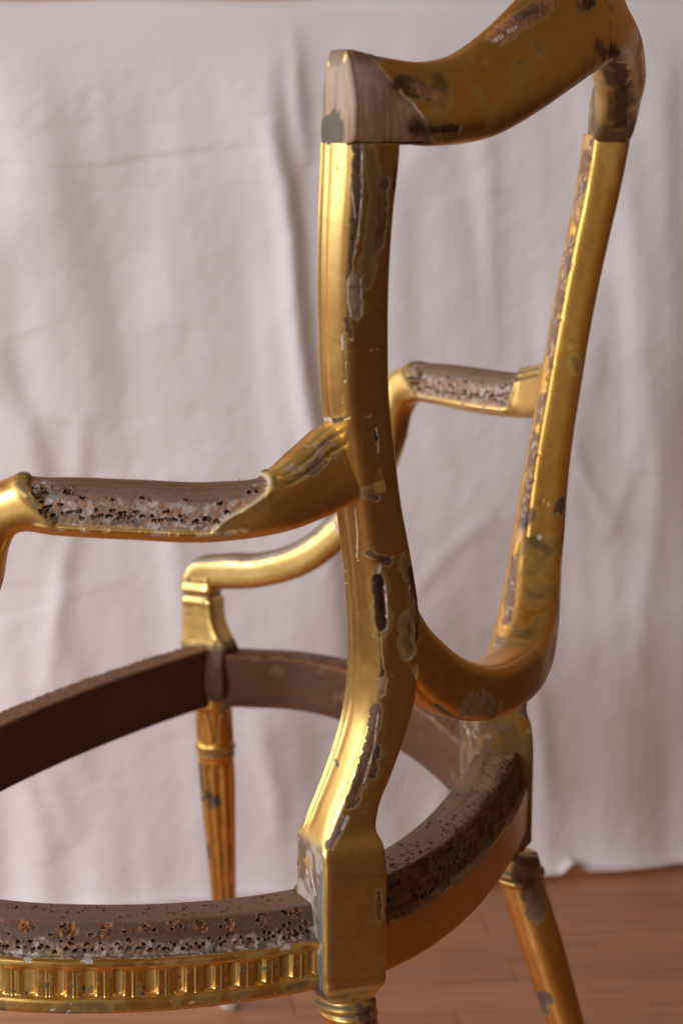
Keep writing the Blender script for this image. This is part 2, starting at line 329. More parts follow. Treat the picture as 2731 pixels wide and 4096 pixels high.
def cloth_height(p, q):
    Q = np.stack([p, q, np.zeros_like(p)], -1); h = np.zeros_like(p)
    wob = (fbm(Q, 9, 3, 3)-.5)*.012
    for kind, amp, w, pts in FOLDS:
        amp = amp*.55
        pts = np.asarray(pts, float)
        best = np.full(p.shape, 9.); sd = np.zeros_like(p); tt = np.zeros_like(p); L = clen(pts)
        for i, (a, b) in enumerate(zip(pts[:-1], pts[1:])):
            ab = b-a; l2 = ab@ab; t = np.clip(((p+wob-a[0])*ab[0]+(q-a[1])*ab[1])/l2, 0, 1)
            dx = p+wob-a[0]-t*ab[0]; dy = q-a[1]-t*ab[1]; d = np.hypot(dx, dy); k = d < best
            best = np.where(k, d, best); sgn = np.sign(dx*ab[1]-dy*ab[0])*np.sign(ab[1]*1.0 if abs(ab[1]) > abs(ab[0])*.5 else -ab[0])
            sd = np.where(k, sgn*d, sd); tt = np.where(k, (L[i]+t*(L[i+1]-L[i]))/L[-1], tt)
        env = np.sqrt(np.clip(4*tt*(1-tt), 0, 1))
        if kind == 'r': h += amp*np.exp(-(best/w)**2)*env
        elif kind == 's': h += amp*env*(-np.tanh(sd/w))*np.exp(-(best/(w*5))**2)
    # soft hanging waves, crumples and ironing creases
    A = np.stack([p*9+.6*q, q*.55, np.zeros_like(p)], -1); h += (fbm(A, 1, 31, 2)-.5)*.013
    B = np.stack([p*24+q*2, q*1.6, np.zeros_like(p)+4], -1); h += (fbm(B, 1, 47, 2)-.5)*.0035
    D = np.stack([p*14-q*8, q*9+p*5, np.zeros_like(p)], -1); h += .0040*(fbm(D, 1, 71, 4)-.5)
    hem_flare = sm(.35, 0, q); E_ = np.stack([p*13, q*2, np.zeros_like(p)+9], -1); h += hem_flare*(fbm(E_, 1, 53, 2)-.45)*.02
    return h
def build_cloth():
    npx, nq = 620, 680
    p1 = np.linspace(-1.0, .55, npx); q1 = np.r_[np.linspace(-.03, 0, 6)[:-1], np.linspace(0, 1.04, nq-40), 1.04+np.linspace(0, .2, 36)[1:]]
    p, q = np.meshgrid(p1, q1, indexing='ij'); qq = np.clip(q, 0, 1.04)
    h = cloth_height(p, qq)*sm(1.05, .93, qq)+.012*0
    over = np.clip(q-1.04, 0, 1)
    hem = .004+.010*fbm(np.stack([p, p*0, p*0], -1), 9, 5, 3)+.012*sm(.02, .0, np.abs(p-.03))
    z = np.where(q < 0, 0, qq)+0.0
    z = hem+(z)*(1.04-hem)/1.04
    under = np.clip(-q, 0, 1)
    h = h+under*.7
    ang = np.clip(over/.02, 0, math.pi/2); rr = .02
    hb = -rr*(1-np.cos(ang))-np.clip(over-rr*math.pi/2, 0, 1)*1.0; zb = rr*np.sin(ang)
    sag = -.024+.020*sm(-.65, .14, p)+.0015*np.sin(p*23)
    h = h+hb; z = z+np.where(q > 1.04, zb, 0)+sag*sm(.8, 1.04, qq)
    P = np.stack([CO[0]+CT[0]*p+CN[0]*h, CO[1]+CT[1]*p+CN[1]*h, z], -1)
    me = raw_mesh('hanging_sheet', P.reshape(-1, 3), grid_faces(P.shape[0], P.shape[1], False))
    o = link('hanging_sheet', me, cloth_material())
    tag(o, 'creased pinkish white cotton sheet hung as a backdrop behind the gilded chair', 'sheet')
build_cloth()
def wall():
    def pt(p, h, z): return (CO[0]+CT[0]*p+CN[0]*h, CO[1]+CT[1]*p+CN[1]*h, z)
    m = simple_material('warm_tan_wall', (.50, .27, .14), .8)
    me = raw_mesh('wall', [pt(-2.5, -.75, 0), pt(2.5, -.75, 0), pt(2.5, -.75, 2.6), pt(-2.5, -.75, 2.6)], [(0, 1, 2, 3)], False)
    tag(link('wall', me, m), kind='structure')
wall()
chair = bpy.data.objects.new('armchair', None); COL.objects.link(chair)
tag(chair, 'antique gilded armchair frame with flaking gold leaf and stripped tack-holed seat rails', 'armchair')
# local losses: (kind, radius m, polyline in metres)
DMG = []
DMG = [
('dark', 0.0036, [(0.025, -0.2697, 0.9042), (0.0243, -0.2657, 0.8824), (0.0215, -0.2623, 0.8604), (0.0195, -0.2603, 0.8478)]),
('grime', 0.0065, [(0.0303, -0.2615, 0.9015), (0.0306, -0.2506, 0.8739), (0.0251, -0.2482, 0.8432), (0.021, -0.2439, 0.8177)]),
('brown', 0.0042, [(0.0341, -0.2465, 0.8821), (0.032, -0.2439, 0.8654), (0.0288, -0.2401, 0.8429)]),
('umber', 0.0018, [(0.038, -0.2391, 0.8903), (0.0365, -0.2375, 0.8792)]),
('gesso', 0.0016, [(0.0183, -0.2586, 0.8394), (0.017, -0.2584, 0.8352)]),
('dark', 0.0022, [(0.0191, -0.2608, 0.8478), (0.0162, -0.2581, 0.8324), (0.0141, -0.2559, 0.821)]),
('wood', 0.005, [(0.0174, -0.2523, 0.8209), (0.0156, -0.2501, 0.8095), (0.0152, -0.2455, 0.7972)]),
('umber', 0.0022, [(0.0099, -0.2495, 0.7936), (0.0109, -0.2453, 0.7828)]),
('gesso', 0.0009, [(0.0056, -0.2472, 0.7833), (0.0052, -0.245, 0.7745)]),
('gesso', 0.001, [(0.0107, -0.2447, 0.7805)]),
('line', 0.0005, [(0.0069, -0.248, 0.7863), (0.0046, -0.2404, 0.7568), (-0.0013, -0.2312, 0.7293)]),
('line', 0.0007, [(-0.0201, -0.2193, 0.7229), (-0.009, -0.2256, 0.7234), (0.0031, -0.231, 0.7267), (0.0134, -0.2189, 0.7273)]),
('line', 0.0004, [(0.0085, -0.2438, 0.7732), (0.0175, -0.2293, 0.7728), (0.0227, -0.2129, 0.7724)]),
('gesso', 0.0022, [(-0.0185, -0.2193, 0.7231), (-0.0142, -0.2215, 0.7225)]),
('gesso', 0.0012, [(-0.0052, -0.2284, 0.7258)]),
('umber', 0.002, [(-0.0116, -0.2235, 0.7226), (-0.0025, -0.2292, 0.7249)]),
('gesso', 0.0009, [(0.0148, -0.2124, 0.7178), (0.0145, -0.2077, 0.7039), (0.0166, -0.207, 0.6891), (0.0159, -0.2064, 0.6794)]),
('umber', 0.0018, [(0.0144, -0.2121, 0.7148), (0.0146, -0.2097, 0.7101)]),
('line', 0.0008, [(-0.0005, -0.2218, 0.6736), (0.0098, -0.2093, 0.6731), (0.0186, -0.2032, 0.6773)]),
('grime', 0.005, [(0.0074, -0.2109, 0.6716), (0.0183, -0.2031, 0.6767)]),
('brown', 0.0022, [(0.0087, -0.2068, 0.6699), (0.0115, -0.2, 0.6684)]),
('line', 0.0006, [(-0.2733, 0.3348, 0.5416), (-0.2677, 0.3312, 0.5215), (-0.0227, -0.1806, 0.6172), (-0.0229, -0.1755, 0.6006)]),
('gesso', 0.0016, [(-0.2707, 0.3314, 0.5361), (-0.2677, 0.3311, 0.5266)]),
('gesso', 0.0006, [(-0.0028, -0.2062, 0.6619), (-0.0047, -0.1979, 0.6406), (-0.0082, -0.1906, 0.6236)]),
('line', 0.0006, [(-0.008, -0.1901, 0.622), (0.0085, -0.1902, 0.6218), (0.0188, -0.1707, 0.6257)]),
('umber', 0.0028, [(0.0041, -0.1953, 0.6282), (0.013, -0.1819, 0.6204)]),
('grime', 0.007, [(0.0072, -0.1886, 0.611), (0.0071, -0.184, 0.5915), (0.0071, -0.1794, 0.5704)]),
('slot', 0.0046, [(0.0072, -0.1877, 0.6077), (0.0071, -0.184, 0.5915), (0.0073, -0.1801, 0.5743)]),
('gesso', 0.0013, [(0.0087, -0.1891, 0.6189), (0.008, -0.1889, 0.6151)]),
('gesso', 0.0016, [(0.0203, -0.1624, 0.5988), (0.0211, -0.1592, 0.5895)]),
('umber', 0.003, [(0.0205, -0.1626, 0.6119), (0.0221, -0.1536, 0.5822), (0.0216, -0.1529, 0.5599)]),
('gesso', 0.0018, [(0.0198, -0.1562, 0.5557), (0.019, -0.1571, 0.5472)]),
('wood', 0.002, [(0.0211, -0.1516, 0.5405), (0.0197, -0.1504, 0.5321)]),
('wood', 0.0032, [(0.0051, -0.1738, 0.5337), (0.0041, -0.1728, 0.5238)]),
('dark', 0.0018, [(0.0059, -0.1743, 0.5393), (0.0053, -0.1743, 0.537)]),
('dark', 0.0008, [(0.0102, -0.1687, 0.5362)]),
('line', 0.0006, [(0.0056, -0.1799, 0.5687), (0.0056, -0.177, 0.554), (0.0054, -0.1746, 0.5393)]),
('brown', 0.0048, [(-0.0001, -0.1735, 0.5114), (-0.0019, -0.1741, 0.4954), (-0.0028, -0.1754, 0.4812)]),
('dark', 0.0052, [(-0.0043, -0.1771, 0.4766), (-0.0075, -0.1808, 0.4612), (-0.0111, -0.1844, 0.444)]),
('brown', 0.003, [(-0.0055, -0.1783, 0.4736), (-0.008, -0.1813, 0.4612), (-0.0111, -0.1845, 0.4488)]),
('umber', 0.0035, [(0.0007, -0.1712, 0.4822), (-0.0017, -0.1735, 0.4632)]),
('pale', 0.0035, [(-0.0158, -0.19, 0.432), (-0.0183, -0.1933, 0.4239), (-0.0223, -0.1996, 0.4163)]),
('gesso', 0.0012, [(-0.0143, -0.1882, 0.434), (-0.0168, -0.1914, 0.4259)]),
('gesso', 0.0016, [(-0.0426, -0.1893, 0.395), (-0.0401, -0.1914, 0.3847), (-0.0353, -0.1953, 0.3763)]),
('grey', 0.0018, [(-0.0385, -0.1927, 0.4033), (-0.0366, -0.1943, 0.3895)]),
('gesso', 0.002, [(-0.0465, -0.186, 0.3877)]),
('gold', 0.004, [(-0.059, -0.1758, 0.3896)]),
('dark', 0.0015, [(-0.0593, -0.1754, 0.41)]),
('umber', 0.002, [(0.0045, -0.1744, 0.3701), (0.0054, -0.173, 0.3566)]),
('gesso', 0.0005, [(0.0271, -0.2678, 0.9056), (0.0258, -0.2636, 0.8824), (0.023, -0.2602, 0.8603), (0.0203, -0.2578, 0.8436)]),
('gesso', 0.0005, [(0.0202, -0.2679, 0.8797), (0.021, -0.2653, 0.8687), (0.0211, -0.2628, 0.8604)]),
('gesso', 0.0006, [(0.0137, -0.2562, 0.821), (0.0116, -0.2528, 0.8067), (0.0123, -0.2486, 0.7957)]),
('gesso', 0.0005, [(0.0191, -0.2493, 0.8208), (0.0179, -0.2448, 0.8063), (0.0166, -0.2425, 0.7965)]),
('gesso', 0.0006, [(-0.0376, -0.1631, 0.4739)]),
('gesso', 0.0007, [(-0.0201, -0.1716, 0.5813), (-0.0157, -0.1788, 0.6005)]),
('grey', 0.0016, [(-0.0347, -0.1669, 0.4679), (-0.0294, -0.1728, 0.4661)]),
('gesso', 0.0006, [(0.0015, -0.1724, 0.5081), (-0.001, -0.1735, 0.4825), (-0.006, -0.1789, 0.4576)]),
('gesso', 0.0005, [(0.0104, -0.183, 0.604), (0.0103, -0.178, 0.5798)]),
('wood', 0.0022, [(0.0211, -0.1592, 0.5895), (0.0219, -0.155, 0.5762)]),
('gesso', 0.001, [(0.0221, -0.1477, 0.5746)]),
('wood', 0.0025, [(0.0201, -0.1584, 0.5704), (0.0204, -0.1544, 0.5506)]),
('grime', 0.0045, [(0.0181, -0.171, 0.6195), (0.0194, -0.1661, 0.6094)]),
('grime', 0.006, [(0.0177, -0.1646, 0.5777), (0.0178, -0.16, 0.5516)]),
('bole', 0.0075, [(0.0646, -0.1371, 0.9763), (0.07, -0.1176, 0.9861), (0.078, -0.0959, 0.9943), (0.0799, -0.0843, 1.0006)]),
('gesso', 0.0018, [(0.065, -0.1402, 0.974), (0.0671, -0.1337, 0.977)]),
('gesso', 0.0015, [(0.0692, -0.1272, 0.98), (0.0722, -0.119, 0.9831)]),
('brown', 0.004, [(0.0708, -0.1115, 0.9897), (0.0765, -0.0938, 0.9976)]),
('umber', 0.006, [(0.0387, -0.2379, 0.9448), (0.0446, -0.2237, 0.9415), (0.0497, -0.2141, 0.9391)]),
('bole', 0.0042, [(0.0447, -0.2239, 0.9409), (0.0521, -0.2091, 0.9386)]),
('dark', 0.0022, [(0.0426, -0.2327, 0.9381), (0.0466, -0.2246, 0.9363)]),
('line', 0.0006, [(0.0785, -0.1298, 0.9597), (0.0824, -0.1213, 0.9599)]),
('dark', 0.003, [(0.0463, -0.2335, 0.9161), (0.0551, -0.2149, 0.9147), (0.0626, -0.1964, 0.916)]),
('grime', 0.009, [(0.0502, -0.205, 0.9494), (0.0541, -0.1996, 0.944)]),
('grime', 0.007, [(0.0471, -0.2319, 0.9177), (0.0608, -0.1993, 0.9135)]),
('dark', 0.006, [(0.0789, 0.0854, 0.9615), (0.0626, 0.1469, 0.939), (0.0447, 0.1981, 0.9147)]),
('wood', 0.0045, [(0.1023, -0.0366, 0.9732), (0.1024, -0.0209, 0.9658)]),
('gesso', 0.002, [(0.1023, 0.0028, 0.9687), (0.0876, 0.054, 0.9657)]),
('brown', 0.005, [(0.1031, -0.0097, 0.9696), (0.0751, 0.0846, 0.9615)]),
('bole', 0.004, [(0.0925, -0.0497, 0.9978), (0.094, -0.0359, 1.0019)]),
('umber', 0.004, [(0.094, -0.0403, 0.9996), (0.0948, -0.0269, 1.0041)]),
('wood', 0.0085, [(0.0388, -0.0942, 0.498), (0.0429, -0.0762, 0.4983), (0.0458, -0.0563, 0.4869)]),
('line', 0.0008, [(0.0176, -0.1344, 0.5128), (0.0271, -0.1203, 0.5024), (-0.0686, 0.1628, 0.4071), (-0.0409, 0.1384, 0.4145)]),
('umber', 0.002, [(0.0256, -0.125, 0.5057), (0.0296, -0.1094, 0.4957)]),
('brown', 0.003, [(-0.0168, -0.2456, 0.6906), (-0.0102, -0.2359, 0.6965), (-0.0042, -0.227, 0.7016)]),
('gesso', 0.0018, [(-0.008, -0.2301, 0.7088)]),
('gesso', 0.0014, [(-0.0104, -0.2344, 0.7045)]),
('wood', 0.003, [(-0.0168, -0.2456, 0.6956), (-0.0128, -0.2386, 0.7008)]),
('gold', 0.003, [(-0.0081, -0.2305, 0.7053), (-0.0102, -0.2328, 0.701)]),
('line', 0.0008, [(-0.0273, -0.26, 0.6876), (-0.0196, -0.2497, 0.6919), (-0.0124, -0.2382, 0.7002)]),
('dark', 0.0025, [(-0.0015, -0.2239, 0.7005), (0.0002, -0.222, 0.6959)]),
('dark', 0.005, [(0.0185, 0.1551, 0.6094), (0.0182, 0.1522, 0.6018)]),
('grime', 0.006, [(0.0132, 0.1925, 0.7229), (0.0165, 0.1917, 0.7141)]),
('gesso', 0.002, [(0.0063, 0.1384, 0.5804)]),
('line', 0.0006, [(0.0026, 0.1462, 0.6095), (0.0111, 0.1487, 0.6043), (0.0183, 0.153, 0.6043)]),
('gesso', 0.003, [(-0.0065, 0.1388, 0.5952), (-0.0094, 0.1369, 0.5872)]),
('grime', 0.006, [(-0.0019, 0.1407, 0.599), (-0.0063, 0.1377, 0.5918)]),
('pale', 0.009, [(-0.0009, 0.1607, 0.2766), (0.0026, 0.1634, 0.2585), (0.0053, 0.1628, 0.2453)]),
('brown', 0.006, [(-0.0099, 0.1548, 0.277), (-0.002, 0.1608, 0.2704)]),
('wood', 0.0035, [(0.0019, -0.1758, 0.2878), (0.0031, -0.1758, 0.2773)]),
('umber', 0.006, [(-0.0009, -0.1848, 0.2884), (0.0013, -0.1819, 0.2794)]),
('umber', 0.0018, [(0.0049, -0.1741, 0.3766), (0.0058, -0.1725, 0.3598)])]

def apply_dmg(sk):
    bb0, bb1 = sk.P.reshape(-1, 3).min(0), sk.P.reshape(-1, 3).max(0)
    for i, (kind, rad, pts) in enumerate(DMG):
        q = np.array(pts); mg = rad*2.2+.003
        if (q.min(0) > bb1+mg).any() or (q.max(0) < bb0-mg).any(): continue
        near = ((sk.P > q.min(0)-mg) & (sk.P < q.max(0)+mg)).all(-1)
        if not near.any(): continue
        t = Skin.__new__(Skin); t.seed = sk.seed+i*13; t.P = sk.P[near]; t.c, t.m, t.r, t.b, t.d = sk.c[near], sk.m[near], sk.r[near], sk.b[near], sk.d[near]
        D = dist_poly(t.P, pts)
        if kind == 'line': t.line(pts, rad)
        elif kind == 'slot': t.chip(D, rad, (.035, .012, .007), .12, .0040, .22, 180, 0, .4)
        elif kind == 'dark': t.chip(D, rad*.85, np.array([.085, .046, .023]), .12, .0011, .75, 170, 0)
        elif kind == 'umber': t.chip(D, rad, UMBER*1.3, .10, .0006, .75, 180, 0)
        elif kind == 'wood': t.chip(D, rad, WOOD_PALE, .2, .0008, .6, 170, 0)
        elif kind == 'brown': t.chip(D, rad, WOOD*1.05, .2, .0008, .65, 170, 0)
        elif kind == 'pale': t.chip(D, rad, WOOD_GREY*1.35, .1, .0006, .45, 200, 0)
        elif kind == 'gesso': t.chip(D, rad, GESSO, .0, .0004, .6, 300, 0)
        elif kind == 'bole': t.chip(D, rad, BOLE, .15, .0005, .6, 260, 0)
        elif kind == 'grey': t.chip(D, rad, GREY, .1, .0006, .35, 150, 0, .5)
        elif kind == 'gold': t.patch(sm(1.1, .6, D/rad+(fbm(t.P, 200, i, 3)-.5)), GOLD, 1, .3, .2, 0)
        elif kind == 'grime': t.grime(sm(1.3, .3, D/rad+(fbm(t.P, 150, i, 3)-.5)*1.4), UMBER*.6, .75)
        sk.c[near], sk.m[near], sk.r[near], sk.b[near], sk.d[near] = t.c, t.m, t.r, t.b, t.d
# ---- back posts ---------------------------------------------------------------------------------
PZ = [  # z, x, |y|, turn deg, depth (front-back), width (lateral), exponent
 (.9070, .017, .2470, 25, .0370, .0430, 3.6), (.9000, .0165, .2463, 25, .0368, .0428, 3.6), (.860, .012, .242, 25, .0352, .0410, 3.6), (.820, .007, .234, 25, .0340, .0400, 3.6),
 (.780, .003, .2240, 25, .0330, .0395, 3.6), (.740, .000, .2135, 25, .0325, .0390, 3.6), (.700, -.001, .1995, 25, .0330, .0378, 3.6),
 (.660, -.002, .185, 25, .0340, .0375, 3.6), (.620, -.002, .170, 26, .0365, .0395, 3.6), (.580, -.002, .1585, 28, .0400, .0410, 3.6),
 (.540, -.004, .151, 30, .0425, .0405, 3.6), (.500, -.010, .150, 33, .0430, .0385, 3.6), (.460, -.019, .160, 37, .0430, .0370, 3.8),
 (.435, -.0258, .1672, 40, .0440, .0375, 4.0), (.4200, -.0285, .1700, 40, .0460, .0405, 6), (.4105, -.0280, .1705, 40, .0500, .0475, 9),
 (.400, -.0270, .1705, 40, .0510, .0490, 9), (.350, -.0262, .1705, 40, .0510, .0492, 9), (.315, -.0255, .1705, 40, .0510, .0492, 9), (.305, -.0250, .1710, 40, .0500, .0480, 7),
 (.299, -.0250, .1715, 40, .0440, .0415, 5), (.2945, -.0235, .1720, 40, .0390, .0375, 3), (.2925, -.0225, .1725, 40, .030, .030, 2.4)]
def build_post(side):
    n_ = 230 if side < 0 else 120
    PQ = PZ if side < 0 else [(r[0], r[1]-.012*float(sm(.50, .41, r[0])), r[2]-.002*float(sm(.5, .41, r[0])), *r[3:]) for r in PZ]
    z = np.array([r[0] for r in PQ]); x = -z
    C = [(r[1], side*r[2], r[0]) for r in PQ]
    U = [(-math.cos(math.radians(r[3])), -side*math.sin(math.radians(r[3])), 0) for r in PQ]
    V = [(-math.sin(math.radians(r[3])), side*math.cos(math.radians(r[3])), 0) for r in PQ]
    sec = np.array([sup(n_, r[4]/2*1.02, r[5]/2*1.02, r[6]*1.25) for r in PZ])
    P, xi = loft(C, U, V, sec, x, 760 if side < 0 else 380); zz = -xi[:, None]+0*P[..., 0]
    j = np.arange(n_)/n_; J = j[None, :]+0*P[..., 0]
    sk = Skin(P, 3 if side < 0 else 90, tarnish=.10, gold=GOLD if side < 0 else GOLD*np.array([1, .86, .6]))
    # carved bead and quirk down the front outer arris
    up = sm(.415, .43, zz)
    a = (J-(.185 if side < 0 else .86))*8
    groove = np.exp(-((J-.166)/.0065)**2)*up; sk.d -= .0020*groove; sk.d += .0009*np.exp(-((J-.142)/.014)**2)*up-.0012*np.exp(-((J-.20)/.030)**2)*up
    sk.grime(groove*.9, UMBER, .8)
    groove2 = np.exp(-((J-.842)/.007)**2)*up; sk.d -= .0012*groove2; sk.grime(groove2, UMBER, .8)
    if side > 0:   # tacked, chipped front edge seen on the far post
        e = np.abs(J-.935)/.095; nn = fbm(P, 240, 4, 3)
        sk.patch(sm(1., .8, e+(nn-.5)*1.1)*up*sm(.34, .46, fbm(P, 70, 8, 2)), WOOD_GREY*1.5, 0, .8, .8, .0008); sk.r += .3*sm(1.3, .8, e)*up
        sk.patch(sm(.60, .68, nn)*sm(1., .6, e)*up, GESSO*.9, 0, .8, .6, .0004)
        sk.grime(sm(.09, .0, np.abs(J-.5))*.8*up*sm(.35, .6, fbm(P, 30, 3, 3)), UMBER*.5, .9)
        sk.grime(sm(.03, 0, np.abs(zz-.885))*sm(.4, .7, fbm(P, 60, 2, 3)), BOLE*.6, .5)
    # bruises all along the two back arrises
    if False:
        ar = np.abs(J-.375); k = sm(.42, .66, fbm(P, 34, 13, 3))
        sk.chip(ar*.16+(1-k)*.004, .0030, WOOD, .25, .0007, .5, 190, 5)
    # bare wood on the block's rail-side faces
    blk = sm(.418, .408, zz)
    vface = sm(.135, .150, J)*sm(.375, .350, J)
    m = blk*vface
    sk.patch(m, mix(np.broadcast_to(WOOD_GREY, P.shape), GESSO*.8, sm(.42, .62, fbm(P, 55, 77, 4))), .0, .55, .6, .0006)
    sk.patch(m*sm(.52, .6, fbm(P, 45, 81, 3))*sm(.382, .392, zz), GOLD*np.array([.9, .75, .6]), .7, .4, .4, 0)
    sk.patch(m*sm(.05, .02, np.abs(J-.345))*sm(.45, .55, fbm(P, 80, 83, 3)), GREY*1.5, 0, .6, .5, 0)
    ufc = blk*(sm(.86, .88, J)+sm(.14, .12, J)); sk.patch(np.clip(ufc, 0, 1), WOOD*.55, 0, .7, .6, 0)
    sk.grime(sm(.008, 0, np.abs(zz-.302))*sm(.3, .6, fbm(P, 60, 19, 3)), UMBER*.6, .7)
    if side > 0:
        lowf = sm(.47, .43, zz); sk.grime(lowf*sm(.25, .55, fbm(P, 50, 61, 3)), np.array([.15, .08, .03]), .85); sk.patch(lowf*sm(.56, .64, fbm(P, 90, 63, 3)), WOOD_PALE*.8, 0, .7, .6, 0)
        sk.patch(sm(.003, .001, np.abs(zz-.404+(fbm(P, 90, 66, 2)-.5)*.01))*sm(.5, .65, fbm(P, 160, 65, 2)), GESSO*.8, 0, .7, .6, 0)
    apply_dmg(sk)
    return finish('back_post', P, sk, chair)
post_near = build_post(-1); post_far = build_post(1)
# ---- crest rail ---------------------------------------------------------------------------------
CR = [ # y, bottom z, top z, half thickness
 (-.2668, .9054, .9590, .0160), (-.2660, .9050, .9625, .0172), (-.262, .9050, .9655, .0180), (-.254, .9050, .9650, .0188), (-.243, .9050, .9620, .0190), (-.225, .9050, .9595, .0195), (-.20, .9047, .9585, .0200), (-.175, .9055, .9620, .0205),
 (-.15, .9090, .9715, .0210), (-.12, .9180, .9870, .0215), (-.09, .9290, 1.004, .0220), (-.06, .9400, 1.020, .0225), (-.03, .9500, 1.032, .023), (0, .9580, 1.038, .023),
 (.03, .9640, 1.034, .023), (.06, .9650, 1.024, .0225), (.09, .9600, 1.010, .022), (.12, .9500, .995, .0215), (.15, .9370, .982, .021), (.175, .9260, .970, .0190), (.20, .9130, .963, .0178), (.225, .9020, .960, .0172),
 (.245, .8975, .958, .0165), (.258, .8965, .956, .016), (.2640, .8965, .950, .0150), (.2660, .897, .943, .0135)]
CSAG = .060
def build_crest():
    n_ = 210; y = np.array([r[0] for r in CR])
    xa = .0185+CSAG*(1-(y/.2465)**2); sl = -2*CSAG*y/.2465**2
    nrm = np.stack([np.ones_like(y), -sl, 0*y], -1); nrm /= np.linalg.norm(nrm, axis=1, keepdims=True)
    C = np.stack([xa, y, [(r[1]+r[2])/2 for r in CR]], -1); U = nrm; V = np.tile([0, 0, 1.], (len(y), 1))
    sec = []
    for r in CR:
        q = sup(n_, r[3], (r[2]-r[1])/2, np.interp(abs(r[0]), [.19, .25], [3.1, 8.]))
        h = (r[2]-r[1])/2; k = q[:, 1]/h
        q[:, 0] += np.where(q[:, 0] > 0, -.0030*np.exp(-((k-.35)/.35)**2), 0)*(abs(r[0]) < .24)-.0015*(k*k-.5)                       # faces bellied
        q[:, 0] *= 1-np.interp(abs(r[0]), [.2, .25], [.38, .42])*np.clip((k+.2)/1.2, 0, 1)**1.5      # thinner towards the top edge
        q[:, 0] += -.006*k*(1-min(1, abs(r[0])/.3))             # leans back above
        sec.append(q)
    xi = np.linspace(y[0], y[-1], 640)
    P, xi = loft(C, U, V, np.array(sec), y, xi)
    # the end grain faces are part of the upright: swing end slices onto the post's side plane
    P, nc = capped(P); Y = np.r_[[xi[0]]*nc, xi, [xi[-1]]*nc][:, None]+0*P[..., 0]; J = np.arange(n_)[None]/n_+0*Y
    sk = Skin(P, 21, tarnish=.6, gold=GOLD*np.array([.92, .82, .62]))
    top = P[..., 2]
    sk.grime(sm(.55, .75, fbm(P, 24, 5, 4)), np.array([.16, .095, .03]), .55)
    sk.grime(sm(.60, .8, fbm(P, 75, 6, 4)), UMBER*.6, .6)
    under = sm(.66, .70, J)*sm(.86, .80, J); sk.grime(under*sm(.35, .6, fbm(P, 45, 9, 3)), UMBER*.5, .8)
    sk.grime(sm(.05, 0, np.abs(J-.70))*sm(.35, .6, fbm(P, 60, 10, 3)), UMBER*.4, .8)
    sk.chip(np.abs(J-.30)*.17+.004*(1-sm(.4, .6, fbm(P, 30, 12, 3))), .0022, BOLE*.8, .3, .0004, .7, 300, 3)
    if True:  # bare joint wood at the near top corner, cut off by a slanting edge of surviving leaf
        lim = -.2035-(P[..., 2]-.9055)*.80+(fbm(P, 60, 33, 3)-.5)*.012
        bare = sm(.0008, -.0008, Y-lim)
        grain = fbm(np.stack([P[..., 0]*6, P[..., 1]*6, P[..., 2]*.5], -1), 60, 35, 4)
        wc = mix(np.broadcast_to(WOOD_PALE*.80, P.shape), WOOD_PALE*1.35, sm(.35, .7, grain))
        pale = sm(.915, .945, P[..., 2]+(grain-.5)*.05)*sm(-.238, -.252, Y); wc = mix(wc, GESSO*np.array([.78, .72, .66]), pale*.55)
        sk.patch(bare, wc, 0, .62, .5, .0007)
        gl = sm(.0009, .0002, np.abs(Y-lim)); sk.patch(gl*sm(.35, .6, fbm(P, 90, 37, 2)), GESSO, 0, .7, .5, 0)
        cap = sm(.952, .962, P[..., 2]+(fbm(P, 140, 39, 3)-.5)*.012)*sm(-.236, -.243, Y); sk.patch(cap, WOOD_GREY*1.1, .1, .55, .7, .0003)
        sk.patch(cap*sm(.6, .68, fbm(P, 260, 41, 2)), GOLD, 1, .35, .3, 0)
        g = sm(.924, .922, P[..., 2]+(fbm(P, 110, 43, 4)-.5)*.028)*sm(.016, .013, P[..., 0]+(fbm(P, 60, 44, 3)-.5)*.010)*sm(-.255, -.258, Y); sk.patch(g, np.array([.088, .070, .046])*(.7+.6*fbm(P, 160, 48, 3))[..., None], .1, .55, .5, -.0003)
    joint = sm(.0012, .0003, np.abs(P[..., 2]-.9064+(fbm(P, 120, 49, 3)-.5)*.0022))*sm(-.2, -.21, Y); sk.patch(joint, DARK, 0, .8, .3, .0004)
    fe = sm(.17, .215, Y); sk.grime(fe*sm(.42, .6, fbm(P, 50, 46, 4)), UMBER*.6, .85); sk.chip((1-fe)*.01+.002, .0022, WOOD, .3, .0005, .9, 120, 8)
    apply_dmg(sk)
    return finish('crest_rail', P, sk, chair)
build_crest()
